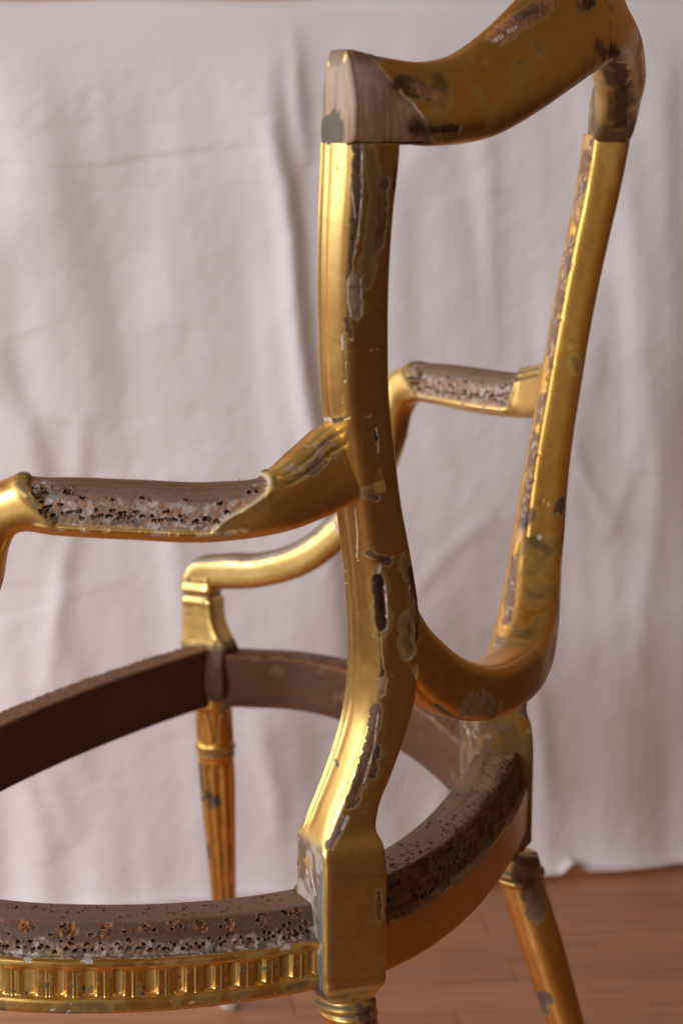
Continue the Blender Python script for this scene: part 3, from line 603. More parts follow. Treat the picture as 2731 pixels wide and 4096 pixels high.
# ---- lower back rail (the bottom of the shield) --------------------------------------------------
def build_lower_back():
    n_ = 150
    half = [(-.1850, .660, .006), (-.1760, .630, .011), (-.1660, .600, .0155), (-.1520, .570, .0190), (-.1420, .5535, .0207), (-.1270, .5370, .0225), (-.1080, .5210, .0235), (-.0850, .5085, .0235), (-.055, .4995, .0225), (-.025, .4960, .022), (0, .4955, .022)]
    pts = half+[(-a, b+.0*a, c) for a, b, c in half[-2::-1]]
    y = np.array([p[0] for p in pts]); z = np.array([p[1] for p in pts])
    xa = np.maximum(-.004+.036*(1-(y/.165)**2), -.004)
    C = np.stack([xa, y, z], -1); L = clen(C); T = np.gradient(C, L, axis=0); T /= np.linalg.norm(T, axis=1, keepdims=True)
    sl = np.clip(-2*.036*y/.165**2, -.42, .42); B = np.stack([np.ones_like(y), -sl, 0*y], -1); B -= (B*T).sum(1, keepdims=True)*T; B /= np.linalg.norm(B, axis=1, keepdims=True)
    Nn = np.cross(B, T); Nn *= np.sign(Nn[len(y)//2, 2])
    sec = np.array([sup(n_, .97*np.interp(abs(p[0]), [.12, .152, .166, .176, .185], [.0188, .0192, .0180, .013, .006]), p[2]*.94, 4.2) for p in pts])
    P, xi = loft(C, B, Nn, sec, L, 420); Y = P[..., 1]; J = np.arange(n_)[None]/n_+0*Y
    sk = Skin(P, 55, tarnish=.2, gold=GOLD*np.array([1., .86, .62]))
    far = sm(-.03, .06, Y)
    sk.grime(far*sm(.35, .6, fbm(P, 40, 3, 4)), np.array([.13, .065, .02]), .7); sk.grime(sm(.12, .03, np.abs(J-.25))*sm(.4, .6, fbm(P, 55, 4, 3))*far, UMBER, .7)
    e = np.abs(J-.70); sk.patch(sm(.006, .002, e)*sm(.45, .55, fbm(P, 60, 6, 2)), DARK, 0, .8, .4, .0005)
    apply_dmg(sk)
    return finish('lower_back_rail', P, sk, chair)
build_lower_back()
# ---- arms ---------------------------------------------------------------------------------------
def holes_on(sk, uv, U, V, r=(.0007, .0015), depth=.003, asp=(1.1, 2.2), seed=0):
    rg = np.random.default_rng(seed)
    for (a, b) in uv:
        ru = rg.uniform(*r)*rg.uniform(*asp); rv = rg.uniform(*r); an = rg.uniform(-.4, .4)
        du, dv = U-a, V-b
        k = (np.abs(du) < ru*3.2) & (np.abs(dv) < rv*3.2)
        if not k.any(): continue
        x = du[k]*math.cos(an)+dv[k]*math.sin(an); y = -du[k]*math.sin(an)+dv[k]*math.cos(an)
        e = np.sqrt((x/ru)**2+(y/rv)**2)+.25*np.sin(np.arctan2(y, x)*3+a*900)
        m = sm(1.05, .7, e); rim = sm(1.9, 1.2, e)*(1-m)
        sk.d[k] += -depth*m+.0004*rim
        rc = RUST if rg.random() < .75 else GESSO*.6
        sk.c[k] = mix(mix(sk.c[k], np.broadcast_to(rc, sk.c[k].shape), rim*rg.uniform(.1, .5)), np.broadcast_to(DARK*.4, sk.c[k].shape), m)
        sk.m[k] *= 1-m; sk.r[k] = sk.r[k]*(1-m)+.9*m
def tufts(name, P, N, n, parent, seed, ln=(.002, .005), idx=None, cols=((.20, .085, .035), (.14, .06, .03), (.3, .16, .08))):
    """torn fibres round the tack holes: short bent slivers"""
    rg = np.random.default_rng(seed); V = []; F = []; C = []
    for k in range(n):
        p, nn = P[k], N[k]; t = rg.normal(size=3); t -= (t@nn)*nn; t /= np.linalg.norm(t)
        L = rg.uniform(*ln); w = rg.uniform(.00018, .0005); s = np.cross(nn, t)
        lift = rg.uniform(.1, .9)
        pts = [p-nn*.0004, p+t*L*.5+nn*L*.45*lift, p+t*L+nn*L*.5*lift*rg.uniform(.2, 1.2)+s*L*rg.uniform(-.4, .4)]
        b = len(V); col = np.array(cols[rg.integers(len(cols))])*rg.uniform(.5, 1.2)
        for i, q in enumerate(pts):
            ww = w*(1, .8, .15)[i]; V += [q+s*ww, q+nn*ww, q-s*ww]; C += [col]*3
        for i in (0, 1):
            for a in range(3): F.append((b+i*3+a, b+i*3+(a+1) % 3, b+i*3+3+(a+1) % 3, b+i*3+3+a))
    me = raw_mesh(name, V, F, False); set_attr(me, np.array(C), np.tile([0., .8, .2], (len(V), 1)))
    return tag(link(name, me, M_GILT, parent), kind='stuff')
ARM_NEAR = [(.004, -.195, .699), (-.014, -.2115, .6915), (-.0265, -.2320, .680), (-.040, -.253, .6700), (-.072, -.275, .6650), (-.121, -.304, .6668), (-.165, -.330, .6695), (-.185, -.3400, .6700), (-.1985, -.3455, .6625), (-.2065, -.3485, .6480),
            (-.2125, -.350, .620), (-.230, -.352, .580), (-.256, -.348, .541), (-.281, -.343, .516), (-.31, -.336, .495), (-.349, -.329, .481), (-.390, -.322, .4765), (-.4090, -.3205, .4735), (-.4175, -.320, .4600)]
ARM_FAR = [(-.002, .205, .697), (-.028, .232, .690), (-.0415, .246, .685), (-.055, .258, .681), (-.080, .272, .679), (-.120, .295, .678), (-.160, .320, .677), (-.188, .335, .6745), (-.207, .3445, .666), (-.2185, .349, .648),
           (-.226, .352, .619), (-.239, .352, .580), (-.258, .348, .541), (-.281, .343, .516), (-.310, .336, .494), (-.349, .329, .480), (-.390, .322, .4755), (-.4090, .3205, .4725), (-.4175, .320, .4590)]
ARM_H = [.0285, .0285, .0250, .0205, .0205, .0205, .0195, .0185, .018, .0175, .017, .0165, .0165, .0165, .0165, .0165, .0165, .0160, .0150]     # half height
ARM_W = [.0130, .0145, .0155, .0165, .0175, .0180, .0175, .0165, .016, .0155, .015, .0145, .0145, .0145, .0145, .0150, .0155, .0155, .0150]
def build_arm(side):
    near = side < 0; pts = np.array(ARM_NEAR if near else ARM_FAR); n_ = 200 if near else 130
    L = clen(pts); T = np.gradient(pts, L, axis=0); T /= np.linalg.norm(T, axis=1, keepdims=True)
    O = np.cross(T, (0, 0, 1.0))*(-side)*-1
    O = np.stack([-T[:, 1], T[:, 0], 0*T[:, 0]], -1); O /= np.linalg.norm(O, axis=1, keepdims=True)
    O *= np.sign(O[4, 1])*side                                   # outward
    Wn = np.cross(O, T); Wn *= np.sign(Wn[4, 2]); 
    sec = np.array([sup(n_, w, h, e) for w, h, e in zip(ARM_W if near else [.011, .0115, .0135]+ARM_W[3:], ARM_H if near else [.022, .022, .022]+ARM_H[3:], [4.5, 4.2, 3.8, 3.3]+[2.9]*10+[3.3, 3.6, 4, 4, 4])])
    dens = np.r_[np.linspace(0, L[8], 560 if near else 260), np.linspace(L[8], L[-1], 170)[1:]]
    P, xi = loft(pts, O, Wn, sec, L, dens); Sx = xi[:, None]+0*P[..., 0]; J = np.arange(n_)[None]/n_+0*Sx      # J 0 outer, .25 top, .5 inner, .75 underside
    N = grid_normals(P)
    sk = Skin(P, 140 if near else 170, tarnish=.35, gold=GOLD if not near else GOLD*np.array([1, .93, .82]))
    # upholstered part, stripped: runs over the top from a low outer line to a low inner line
    lo = np.minimum(np.abs(J-.25), 1-np.abs(J-.25)); lim = .335                 # distance from the top in turns
    s0, s1 = (L[3]+.004, L[7]-.010) if near else (L[3]-.012, L[7]-.004); rake = .040 if near else .014
    low = sm(.05, lim, lo)
    sa = s0+rake*low**1.6; sb = s1-.016*low**2
    wob = (fbm(P, 120, 5, 3)-.5)*.004
    inside = sm(-.0012, .0012, Sx-sa+wob)*sm(-.0012, .0012, sb-Sx+wob)*sm(.006, -.006, lo-lim+wob)
    grain = fbm(np.stack([Sx*40, J*300*.4, 0*J], -1), 1, 9, 4)
    wc = mix(np.broadcast_to(WOOD_GREY*np.array([.95, .92, .95]), P.shape), WOOD*1.05, sm(.35, .7, grain))
    lowband = sm(.155, .21, lo+(fbm(P, 160, 15, 3)-.5)*.07)
    endband = np.clip(sm(.016, .004, Sx-sa)+sm(.020, .006, sb-Sx), 0, 1)*sm(.03, .09, lo)
    ragged = np.clip(lowband+endband, 0, 1)
    gc = mix(mix(np.broadcast_to(WOOD_PALE*.95, P.shape), GESSO*.8, sm(.50, .62, fbm(P, 260, 17, 4))), GREY*.9, sm(.62, .70, fbm(P, 110, 19, 3))*.7)
    gc = mix(gc, RUST*1.2, sm(.62, .70, fbm(P, 190, 23, 3))*.6)
    wc = mix(wc, gc, ragged)
    sk.patch(inside, wc, 0, .62, .7, .0026)
    sk.d += inside*ragged*(fbm(P, 420, 25, 3)-.5)*.0016
    facet = np.exp(-((lo-.085)/.008)**2); sk.d -= inside*facet*.0004          # planed facet line
    sk.d += inside*sm(.10, .0, lo)*.0012; sk.patch(inside*sm(.045, .03, lo)*.5, WOOD_PALE*.8, 0, .6, .4, 0)
    # gilt bead that borders the bed, chipped to gesso
    edge = np.exp(-((lo-lim-.020)/.016)**2)*sm(-.004, .004, Sx-s0-.02)*sm(-.002, .004, s1-Sx)
    sk.d += edge*.0010
    sk.patch(edge*sm(.50, .6, fbm(P, 150, 27, 3)), mix(np.broadcast_to(WOOD_PALE, P.shape), GESSO*.8, sm(.45, .6, fbm(P, 400, 29, 2))), 0, .7, .8, .0003)
    # leaf-shaped collars closing both ends of the bed
    ca = np.exp(-((Sx-sa+.0045)/.0036)**2)*sm(lim+.05, lim-.02, lo); cb = np.exp(-((sb-Sx+.0045)/.0040)**2)*sm(lim+.05, lim-.02, lo)
    sk.d += .0014*(ca+cb); sk.grime(np.clip(ca+cb, 0, 1)*sm(.25, .5, fbm(P, 100, 31, 3)), UMBER*.9, .9)
    sk.patch(sm(.0014, .0004, np.abs(Sx-sa+.0010))*sm(lim+.02, lim-.02, lo)*.8, GESSO*.9, 0, .7, .6, 0)
    # carved leaf running up the arm into the post
    rt = sm(L[3]-.002, L[3]-.010, Sx)*sm(L[0]+.012, L[0]+.028, Sx); tp = sm(.20, .10, lo)
    for c in (.045, .10, .155): 
        g = np.exp(-((lo-c)/.011)**2)*rt; sk.d -= .0014*g; sk.grime(g, UMBER*.35, .9)
    sk.grime(rt*tp*sm(.45, .7, fbm(P, 80, 33, 3)), np.array([.24, .14, .05]), .5)
    sk.chip(.004*(1-rt*tp)+.0030*(1-sm(.58, .74, fbm(P, 85, 35, 3))), .0014, WOOD_PALE, .3, .0004, .6, 260, 5)
    # arm support: top worn and dirty
    su = sm(L[9], L[11], Sx)
    sk.grime(su*sm(.13, .09, lo+(fbm(P, 90, 37, 3)-.5)*.05), np.array([.15, .085, .04]), .9); sk.chip(.006*(1-su)+.004*np.abs(lo-.12)*10, .0009, GESSO*.7, .2, .0004, .6, 180, 7)
    # tack holes
    rg = np.random.default_rng(5 if near else 6); per = 2*math.pi*.019
    hv = []
    for sg in (-1, 1):
        for row, gap, jit in ((.283, .0058, .010), (.245, .0085, .014), (.185, .020, .016)):
            s = s0+.006
            while s < s1-.004:
                hv.append((s, .25+sg*(row+rg.normal(0, jit)))); s += gap*rg.uniform(.6, 1.5)
        for k in range(16): hv.append((s1-.004-abs(rg.normal(0, .010)), .25+sg*rg.uniform(.10, .27)))
        for k in range(10): hv.append((s0+.004+abs(rg.normal(0, .012)), .25+sg*rg.uniform(.10, .26)))
    Jn = np.where(J > .75, J-1, J)
    ins_k = [(s, t) for s, t in hv if s0+rake*np.interp(abs(t-.25), [.05, lim], [0, 1])**1.6+.004 < s < s1-.004]
    holes_on(sk, [(s, t*per) for s, t in ins_k], Sx, Jn*per, (.0009, .0014) if near else (.0010, .0017), .0036, (1.2, 2.6), seed=9)
    apply_dmg(sk)
    o = finish('armrest', P, sk, chair, normals=N)
    q = []; 
    Pd = P+N*sk.d[..., None]
    for s, t in ins_k:
        for r in range(5 if near else 2):
            i = np.argmin(np.abs(xi-s-rg.normal(0, .0016))); j = int(((t % 1.0)+rg.normal(0, .012))*n_) % n_; q.append((i, j))
    q = np.array(q); tufts('torn_fibres', Pd[q[:, 0], q[:, 1]], N[q[:, 0], q[:, 1]], len(q), o, 3)
    return o
arm_near = build_arm(-1); arm_far = build_arm(1)
# ---- seat rails ---------------------------------------------------------------------------------
def seat_z(x): return .3660-.08*(x+.04)
def rail(name, plan, prof, outward, nseg, n_, seed, zoff, flutes=None, back=False, dmg=None, vis_inner=False, tz=None):
    """plan: outer top edge in plan; prof: closed outline (o outward, h up from the seat top)"""
    plan = np.array(plan, float); zt = np.array([seat_z(p[0])+zoff for p in plan]) if tz is None else np.array(tz)
    C = np.column_stack([plan, zt]); L = clen(C); T = np.gradient(C, L, axis=0); T /= np.linalg.norm(T, axis=1, keepdims=True)
    O = np.stack([T[:, 1], -T[:, 0], 0*T[:, 0]], -1); O /= np.linalg.norm(O, axis=1, keepdims=True)
    if O[len(O)//2, :2]@np.array(outward) < 0: O = -O
    Z = np.tile([0, 0, 1.], (len(C), 1))
    q = resample(prof, n_); sec = np.tile(q, (len(C), 1, 1))
    P, xi = loft(C, O, Z, sec, L, nseg); Sx = xi[:, None]+0*P[..., 0]
    o_ = q[:, 0][None]+0*Sx; h_ = q[:, 1][None]+0*Sx
    return P, Sx, o_, h_, L, xi
PROF_SIDE = [(-.034, -.0605), (-.034, -.0015), (-.0325, 0), (-.001, 0), (.0005, -.0012), (.0065, -.0212), (.0070, -.0224), (.0120, -.0228), (.0140, -.0248), (.0143, -.0278), (.0122, -.0303), (.0106, -.0313),
             (.0106, -.0495), (.0128, -.0507), (.0136, -.0527), (.0136, -.0583), (.0124, -.0605)]
def build_side(side):
    near = side < 0
    if near: plan = [(-.026, -.1640), (-.0440, -.1965), (-.0620, -.2240), (-.084, -.2530), (-.110, -.2830), (-.138, -.309), (-.170, -.332), (-.205, -.3495), (-.245, -.362), (-.290, -.369), (-.335, -.366), (-.372, -.352), (-.398, -.335)]
    else: plan = [(-.040, .205), (-.060, .2330), (-.084, .2590), (-.110, .286), (-.138, .311), (-.170, .335), (-.205, .357), (-.245, .376), (-.290, .384), (-.335, .375), (-.372, .352), (-.398, .335)]
    prof = PROF_SIDE if near else [(o, h*.86) for o, h in PROF_SIDE]
    n_ = 260 if near else 130
    L0 = clen(np.array(plan)); seg = np.r_[np.linspace(0, .30, 480), np.linspace(.30, L0[-1]+.0, 120)[1:]] if near else 260
    P, Sx, o_, h_, L, xi = rail('side_rail', plan, prof, (0, side), seg, n_, 7, 0)
    if near:  # deeper towards the front
        P[..., 2] += np.where(h_ < -.03, h_*.03*sm(.03, .2, Sx), 0)+.0035*sm(.05, .22, Sx)
    sk = Skin(P, 200+side, tarnish=.5, gold=GOLD*np.array([.95, .88, .75]))
    fr = sm(-.0302, -.0318, h_)*sm(-.0505, -.0490, h_) if near else 0*h_
    outer = o_ > -.003
    if near:
        per = .0203; Sw = Sx+.0012*np.sin(Sx*61)+.0008*np.sin(Sx*173); ph = ((Sw-.010)/per) % 1.0; hh = (h_+.0495)/.0182     # 0 bottom .. 1 top
        fl_ = np.abs(ph-.30)/.245; rnd = np.sqrt(np.clip(fl_**2+np.clip((.10-hh)/.10, 0, 2)**2, 0, 9))
        cup = sm(0, .42, 1-np.where(hh < .10, rnd, fl_))*(.75+.25*np.clip(1-fl_**2, 0, 1)); cup *= (outer & (h_ < -.0303) & (h_ > -.0498)) & (Sx > .034)
        cup *= .82+.36*vnoise(np.stack([np.floor((Sx-.010)/per), 0*Sx, 0*Sx], -1)*3.3, 1, 5); sk.d -= .0033*cup; sk.r += .12*cup
        fil = np.exp(-((ph-.785)/.022)**2)*fr*(Sx > .030); sk.d += .0013*fil
        q1 = np.exp(-((ph-.735)/.02)**2)*fr; q2 = np.exp(-((ph-.835)/.02)**2)*fr; sk.d -= .0005*(q1+q2)
        sk.grime(np.clip(q1+q2, 0, 1)*sm(.3, .6, fbm(P, 90, 7, 3)), UMBER*.6, .55)
        sk.grime(sm(.55, .95, cup)*sm(.25, .55, fbm(P, 70, 8, 3))*.7, np.array([.13, .062, .018]), .8)
        sk.grime(fr*sm(.64, .70, fbm(P, 240, 9, 3)), GREY*.5, .9)
        lw = sm(-.0493, -.0525, h_)*outer; sk.grime(lw*sm(.4, .65, fbm(P, 60, 10, 3)), UMBER*.8, .8); sk.chip(.01*(1-lw)+.0026, .0016, GESSO*.9, 0, .0003, .95, 190, 4)
        led = sm(-.0238, -.0248, h_)*sm(-.0303, -.0295, h_)*outer; sk.grime(led*sm(.35, .65, fbm(P, 50, 11, 3)), np.array([.2, .12, .04]), .7)
    inner = o_ < -.0335
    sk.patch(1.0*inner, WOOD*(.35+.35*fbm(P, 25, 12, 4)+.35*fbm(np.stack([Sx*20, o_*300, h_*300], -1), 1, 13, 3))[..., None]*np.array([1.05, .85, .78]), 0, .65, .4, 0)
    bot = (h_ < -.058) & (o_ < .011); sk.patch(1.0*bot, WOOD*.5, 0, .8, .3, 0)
    topm = 1.0*((h_ > -.0016) & (o_ < .0004)); cham = 1.0*((h_ <= -.0008) & (h_ > -.0228) & outer)
    grain = fbm(np.stack([Sx*25, o_*420, h_*420], -1), 1, 14, 4)
    tc = mix(np.broadcast_to(WOOD_GREY*np.array([1.05, 1.02, 1.05]), P.shape), WOOD*1.2, sm(.4, .7, grain)); tc = mix(tc, WOOD_PALE, sm(.6, .75, fbm(P, 45, 15, 3))*.6)
    sk.patch(topm, tc, 0, .50, .45, 0)
    low = sm(-.0125, -.0175, h_+(fbm(P, 130, 16, 3)-.5)*.011)
    cc = mix(np.broadcast_to(WOOD_GREY*.72, P.shape), WOOD*.8, sm(.4, .65, grain))
    gc = mix(np.broadcast_to(WOOD_PALE*.8, P.shape), GESSO*.85, sm(.50, .62, fbm(P, 260, 17, 4))); gc = mix(gc, GREY*.8, sm(.60, .66, fbm(P, 120, 18, 3))*.8*sm(-.014, -.018, h_)); gc = mix(gc, GOLD*.35, sm(.6, .68, fbm(P, 90, 20, 3))*.6)
    sk.patch(cham, mix(cc, gc, low), 0, .7, .8, 0)
    sk.d += cham*(fbm(P, 300, 19, 3)-.5)*(.0006+.0018*low)
    ledge = 1.0*((h_ <= -.0212) & (h_ > -.0250) & outer); sk.chip(.01*(1-ledge)+.0030*(1-sm(.48, .70, fbm(P, 90, 21, 3))), .0011, GESSO*.9, 0, .0003, .8, 260, 6)
    # tack holes
    rg = np.random.default_rng(31 if near else 32); c0 = .033 if near else .02; c1 = .30 if near else L[-1]-.03
    hu = []
    for row, gap, jit in ((.0188, .0052, .0009), (.0150, .0085, .0014), (.0090, .021, .0026)):
        s = c0+.004
        while s < c1:
            h = -float(np.clip(row+rg.normal(0, jit), .002, .0208)); hu.append((s, -h, h)); s += gap*rg.uniform(.55, 1.5)*(1 if near else 2)
    for k in range(16): h = -rg.uniform(.002, .0205); hu.append((c0+.003+rg.uniform(0, .022), -h, h))
    arc = np.where(o_ < .0003, o_*1.0, np.hypot(o_-.0, h_)) ; arcq = np.where(outer & (h_ < -.0008), -h_, -9)
    holes_on(sk, [(s, a) for s, a, h in hu if h], Sx, arcq*1.03, (.0008, .0013), .0036, seed=4)
    tp = [(rg.uniform(c0+.004, c1), rg.uniform(-.0270, -.006)) for k in range(64)]
    holes_on(sk, tp, Sx, np.where(topm > .5, o_, 9), (.0006, .0011), .0026, (1.2, 2.4), seed=8)
    # ragged, torn sockets along the upper edge
    pit = []
    k = c0+.012
    while k < c1:
        pit.append(k); k += rg.uniform(.020, .029)
    for s in pit:
        ce = np.hypot((Sx-s)/rg.uniform(.0045, .0080), (-h_-rg.uniform(.001, .007))/rg.uniform(.0035, .0065)); nz = fbm(P, 330, int(s*1e4), 3)
        mk = sm(1.1, .7, ce+(nz-.5)*1.0)*(cham > .5)
        sk.patch(mk, mix(np.broadcast_to(RUST*1.35, P.shape), UMBER*.6, sm(.46, .66, nz)), 0, .85, 1, 0); sk.d += mk*(nz-.55)*.006
        holes_on(sk, [(s+rg.normal(0, .0015), rg.uniform(.003, .007))], Sx, arcq*1.03, (.0011, .0015), .004, seed=int(s*1e4))
    if not near:
        ed = sm(-.006, 0, h_)*(o_ < -.012); sk.patch(ed*sm(.35, .6, fbm(P, 90, 91, 3)), RUST*.8, 0, .85, .8, 0); sk.d += ed*(fbm(P, 120, 92, 3)-.5)*.004
        sk.patch(inner*sm(.58, .7, fbm(P, 45, 93, 3))*.5, WOOD_PALE*.8, 0, .7, .5, 0)
    apply_dmg(sk)
    N = grid_normals(P); o = finish('side_rail', P, sk, chair, normals=N)
    if near:
        Pd = P+N*sk.d[..., None]; q = []
        cand = [(s, -a) for s, a, h in hu if h]+[(s, -.005) for s in pit for _ in range(9)]
        for s, h in cand:
            for r in range(4):
                i = np.argmin(np.abs(xi-s-rg.normal(0, .0018))); hh = h+rg.normal(0, .0012); j = np.argmin(np.where((cham > .5)[i], np.abs(h_[i]-hh), 9)); q.append((i, j))
        q = np.array(q); tufts('torn_fibres', Pd[q[:, 0], q[:, 1]], N[q[:, 0], q[:, 1]], len(q), o, 13, (.0015, .0042))
    return o
build_side(-1); build_side(1)
PROF_BACK = [(-.036, -.067), (-.036, -.0015), (-.0345, 0), (-.002, 0), (.000, -.0015), (.0055, -.0285), (.0062, -.0300), (.0088, -.0307), (.0095, -.0325), (.0095, -.0675), (.0085, -.069)]
def build_back_rail():
    ys = np.linspace(-.185, .200, 25); plan = [(.0035-(.95 if y < 0 else .72)*y*y, y) for y in ys]
    P, Sx, o_, h_, L, xi = rail('back_rail', plan, PROF_BACK, (1, 0), 420, 220, 8, 0, tz=[seat_z(.0035-.95*y*y)+.006+.019*float(sm(-.12, .19, y)) for y in ys])
    sk = Skin(P, 260, tarnish=.45, gold=GOLD*np.array([.92, .80, .62]))
    outer = o_ > -.0025; topm = 1.0*((h_ > -.0016) & (o_ < .0)); cham = 1.0*((h_ <= -.001) & (h_ > -.0305) & outer); inner = o_ < -.0355
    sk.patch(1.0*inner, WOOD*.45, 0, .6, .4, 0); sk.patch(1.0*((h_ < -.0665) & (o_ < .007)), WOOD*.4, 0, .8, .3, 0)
    g = fbm(np.stack([Sx*25, o_*420, h_*420], -1), 1, 14, 4)
    tc = mix(np.broadcast_to(WOOD_GREY*1.1, P.shape), WOOD_PALE*.95, sm(.4, .7, fbm(P, 22, 15, 3))); tc = mix(tc, WOOD*.5, sm(.5, .7, g)*.5); tc = mix(tc, WOOD*.4, sm(-.012, -.002, o_)*sm(.4, .6, fbm(P, 40, 3, 3)))
    sk.patch(topm, tc, 0, .5, .4, 0)
    n = fbm(P, 60, 16, 3); n2 = fbm(np.stack([Sx*12, h_*260, o_*100], -1), 3, 17, 4)
    cc = mix(np.broadcast_to(np.array([.13, .078, .035]), P.shape), WOOD_PALE*.85, sm(.45, .65, n2)); cc = mix(cc, UMBER*.7, sm(.52, .7, fbm(P, 150, 18, 3))*.8); cc = mix(cc, GREY*.7, sm(.60, .68, n)*sm(-.018, -.024, h_))
    sk.patch(cham, cc, .1, .65, .8, 0); sk.d += cham*(fbm(P, 330, 19, 3)-.5)*.0022
    ledge = 1.0*((h_ < -.028) & (h_ > -.0325) & outer); sk.chip(.01*(1-ledge)+.0024*(1-sm(.35, .6, n)), .0013, WOOD_PALE, 0, .0003, .7, 240, 6)
    rg = np.random.default_rng(77); arcq = np.where(outer & (h_ < -.001), -h_, -9)
    holes_on(sk, [(rg.uniform(.02, L[-1]-.02), rg.choice([.008, .017, .0235, .026])+rg.normal(0, .0016)) for k in range(120)], Sx, arcq, (.0010, .0016), .0035, seed=5)
    for k in range(9): pass
    holes_on(sk, [(rg.uniform(.02, L[-1]-.02), -abs(rg.normal(.0, .013))-.002) for k in range(120)], Sx, np.where(topm > .5, o_, 9), (.0010, .0015), .0030, (1., 1.5), seed=6)
    apply_dmg(sk)
    return finish('back_rail', P, sk, chair)
build_back_rail()
def build_front_rail():
    ys = np.linspace(-.315, .315, 25); plan = [(-.416-.030*(1-(y/.32)**2), y) for y in ys]
    prof = [(-.026, -.058), (-.026, -.0015), (-.0245, 0), (-.001, 0), (.0, -.001), (.006, -.021), (.0115, -.024), (.0115, -.057), (.0105, -.058)]
    P, Sx, o_, h_, L, xi = rail('front_rail', plan, prof, (-1, 0), 240, 120, 9, .004)
    sk = Skin(P, 300, tarnish=.4)
    topm = 1.0*((h_ > -.0016)); cham = 1.0*((h_ > -.0225) & (o_ > -.0005)); inner = 1.0*(o_ < -.0255)
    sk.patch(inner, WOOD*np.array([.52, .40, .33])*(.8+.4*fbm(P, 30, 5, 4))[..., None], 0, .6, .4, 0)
    sk.patch(topm, mix(np.broadcast_to(WOOD*1.3, P.shape), RUST*.9, sm(.5, .65, fbm(P, 120, 6, 3))), 0, .7, .8, 0); sk.d += topm*(fbm(P, 160, 7, 3)-.5)*.0030*sm(-.0225, -.020, o_)
    sk.patch(cham, mix(np.broadcast_to(WOOD, P.shape), GESSO*.6, sm(.5, .65, fbm(P, 200, 8, 3))), 0, .7, .8, 0)
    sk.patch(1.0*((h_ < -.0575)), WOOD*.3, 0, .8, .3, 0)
    return finish('front_rail', P, sk, chair)
build_front_rail()
# ---- legs ---------------------------------------------------------------------------------------
def lathe(name, axis, rad, n_, ns, seed, flute=None, lancet=None, gold=GOLD, dmgname=None, tarn=.4, parent=None, grime_z=(), bare=0):
    """axis [(z,x,y)...] top to bottom, rad [(z,r)...]"""
    axis = np.array(axis, float); zz = np.linspace(axis[0, 0], axis[-1, 0], ns)
    cx = np.interp(-zz, -axis[:, 0], axis[:, 1]); cy = np.interp(-zz, -axis[:, 0], axis[:, 2]); rad = np.array(rad, float); r = np.interp(-zz, -rad[:, 0], rad[:, 1])
    th = np.arange(n_)/n_*2*np.pi
    P = np.stack([cx[:, None]+r[:, None]*np.cos(th), cy[:, None]+r[:, None]*np.sin(th), zz[:, None]+0*th[None]], -1)
    sk = Skin(P, seed, tarnish=tarn, gold=gold); Z = zz[:, None]+0*th[None]; TH = th[None]+0*Z
    if flute:
        z0, z1, k, dep = flute; ph = (TH*k/(2*np.pi)) % 1.0; on = sm(z0, z0-.004, Z)*sm(z1, z1+.004, Z)
        cup = np.sqrt(np.clip(1-((ph-.5)/.36)**2, 0, 1))*on; sk.d -= dep*cup; sk.grime(cup*sm(.3, .6, fbm(P, 60, 3, 3)), np.array([.20, .085, .02]), .75)
    if lancet:
        z0, z1, k = lancet; ph = ((TH*k/(2*np.pi)) % 1.0-.5)*2; t = (Z-z1)/(z0-z1); on = (t > 0)*(t < 1)
        wdt = np.sqrt(np.clip(1-np.clip(t, 0, 1)**2, 0, 1))*.85; e = np.abs(np.abs(ph)-wdt); sk.d -= .0014*sm(.16, .03, e)*on; sk.grime(sm(.16, .03, e)*on, UMBER*.5, .8)
    for g in grime_z: sk.grime(sm(.003, .001, np.abs(Z-g))*sm(.2, .5, fbm(P, 60, 9, 3)), GREY*.7, .85)
    sk.chip(.004*(1-sm(.5, .7, fbm(P, 38, 15, 3)))+.0006, .0014, WOOD_GREY, .2, .0004, .7, 160, 9)
    if bare: sk.patch(sm(bare+.002, bare-.002, Z), GESSO*1.1, 0, .8, .5, 0)
    apply_dmg(sk)
    return finish(name, P, sk, parent or chair)
def rear_leg(side):
    z0, zr = (.2965, .286) if side < 0 else (.290, .272)
    x0, y0 = (-.0195, .1735*side) if side < 0 else (-.0165, .1755)
    kx = .33
    axis = [(z0, x0-.004, y0), (zr, x0, y0), (0, x0+kx*zr*.97, y0+side*.02)]
    rad = [(z0, .0195), (zr+.007, .0205), (zr+.0055, .0222), (zr+.003, .0228), (zr+.001, .0218), (zr, .0205), (zr-.0015, .0205), (zr-.003, .0215), (zr-.005, .0215), (zr-.007, .0200), (zr-.012, .0198), (zr-.06, .0198), (.02, .0125), (0, .0120)]
    o = lathe('leg', axis, rad, 110, 420, 330+side, dmgname='leg_rear_near' if side < 0 else 'leg_rear_far', gold=GOLD*np.array([.95, .82, .62]), grime_z=(zr, zr+.006))
    return o
rear_leg(-1); rear_leg(1)
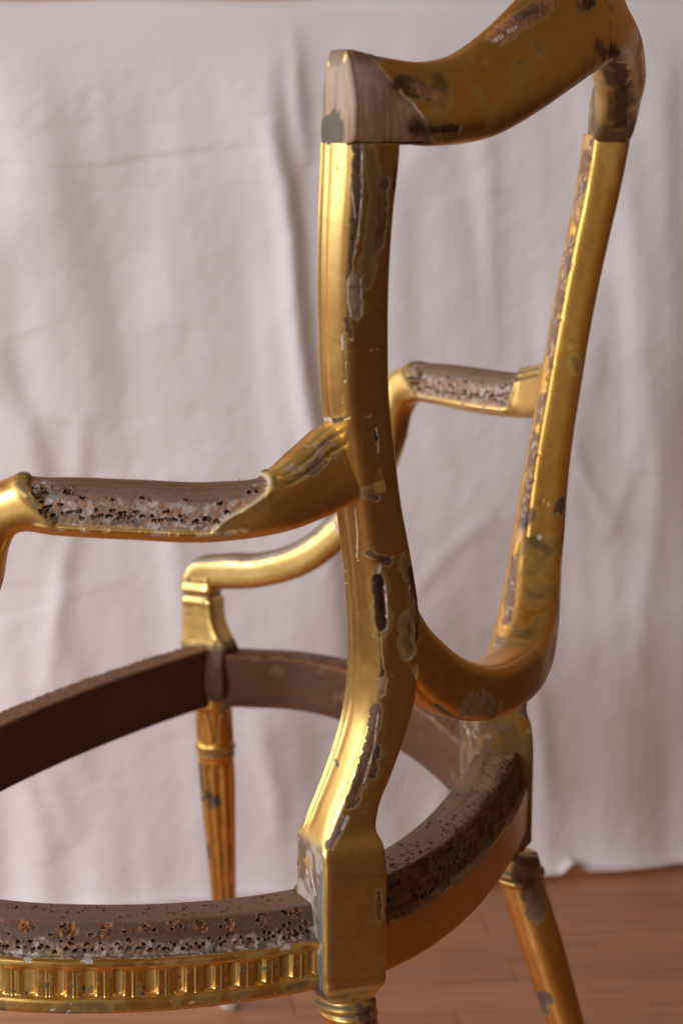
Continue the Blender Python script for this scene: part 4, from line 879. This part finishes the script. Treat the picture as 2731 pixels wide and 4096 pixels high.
def front_leg(side):
    y = .320*side
    axis = [(.349, -.3985, y), (.30, -.399, y+.006*side), (.139, -.4005, y+.026*side), (0, -.402, y+.044*side)]
    rad = [(.349, .0185), (.344, .0192), (.340, .0200), (.337, .0195), (.334, .0185), (.300, .0188), (.2985, .0192), (.2965, .0203), (.2935, .0203), (.2915, .0190), (.289, .0186), (.2875, .0192), (.285, .0192), (.283, .0182), (.25, .0178), (.139, .0128), (.045, .0100), (.040, .0125), (.034, .0130), (.028, .0105), (.020, .0125), (.006, .0110), (0, .0095)]
    return lathe('leg', axis, rad, 120, 420, 360+side, flute=(.279, .052, 10, .0032), lancet=(.337, .302, 6), gold=GOLD*np.array([.98, .85, .62]), grime_z=(.295, .289), bare=.020)
front_leg(1); front_leg(-1)
def front_block(side):
    """corner block between the arm support and the front leg"""
    y = .320*side; n_ = 120
    st = [ # z, x centre, half x, half y, e
     (.470, -.4100, .0165, .0160, 5), (.463, -.4100, .0170, .0162, 5), (.4605, -.4100, .0182, .0172, 4), (.4560, -.4100, .0182, .0172, 4), (.4535, -.4100, .0160, .0150, 5), (.4505, -.4100, .0158, .0148, 5),
     (.4480, -.4095, .0170, .0160, 6), (.440, -.409, .0170, .0158, 7), (.425, -.408, .0182, .0158, 7), (.412, -.4055, .0215, .0160, 7), (.404, -.4035, .0245, .0165, 6), (.400, -.4025, .0250, .0175, 6), (.396, -.401, .0235, .0200, 8), (.390, -.400, .0225, .0215, 9), (.352, -.3995, .0220, .0215, 9), (.3485, -.399, .0200, .0200, 5)]
    x = -np.array([s[0] for s in st]); C = [(s[1], y, s[0]) for s in st]; U = np.tile([1., 0, 0], (len(st), 1)); V = np.tile([0, 1., 0], (len(st), 1))
    sec = np.array([sup(n_, s[2], s[3], s[4]) for s in st]); P, xi = loft(C, U, V, sec, x, 220)
    sk = Skin(P, 400+side, tarnish=.3); Z = P[..., 2]
    sk.patch(sm(.402, .398, Z), WOOD*.40, 0, .9, .4, 0)
    sk.grime(sm(.003, .001, np.abs(Z-.4525)), UMBER, .8); sk.chip(.004*(1-sm(.60, .75, fbm(P, 60, 6, 3))), .0012, WOOD_PALE, .3, .0005, .7, 140, 3); sk.patch(sm(.412, .402, Z+(fbm(P, 80, 8, 3)-.5)*.012)*.8, WOOD*.7, 0, .8, .5, 0)
    return finish('corner_block', P, sk, chair)
front_block(1); front_block(-1)
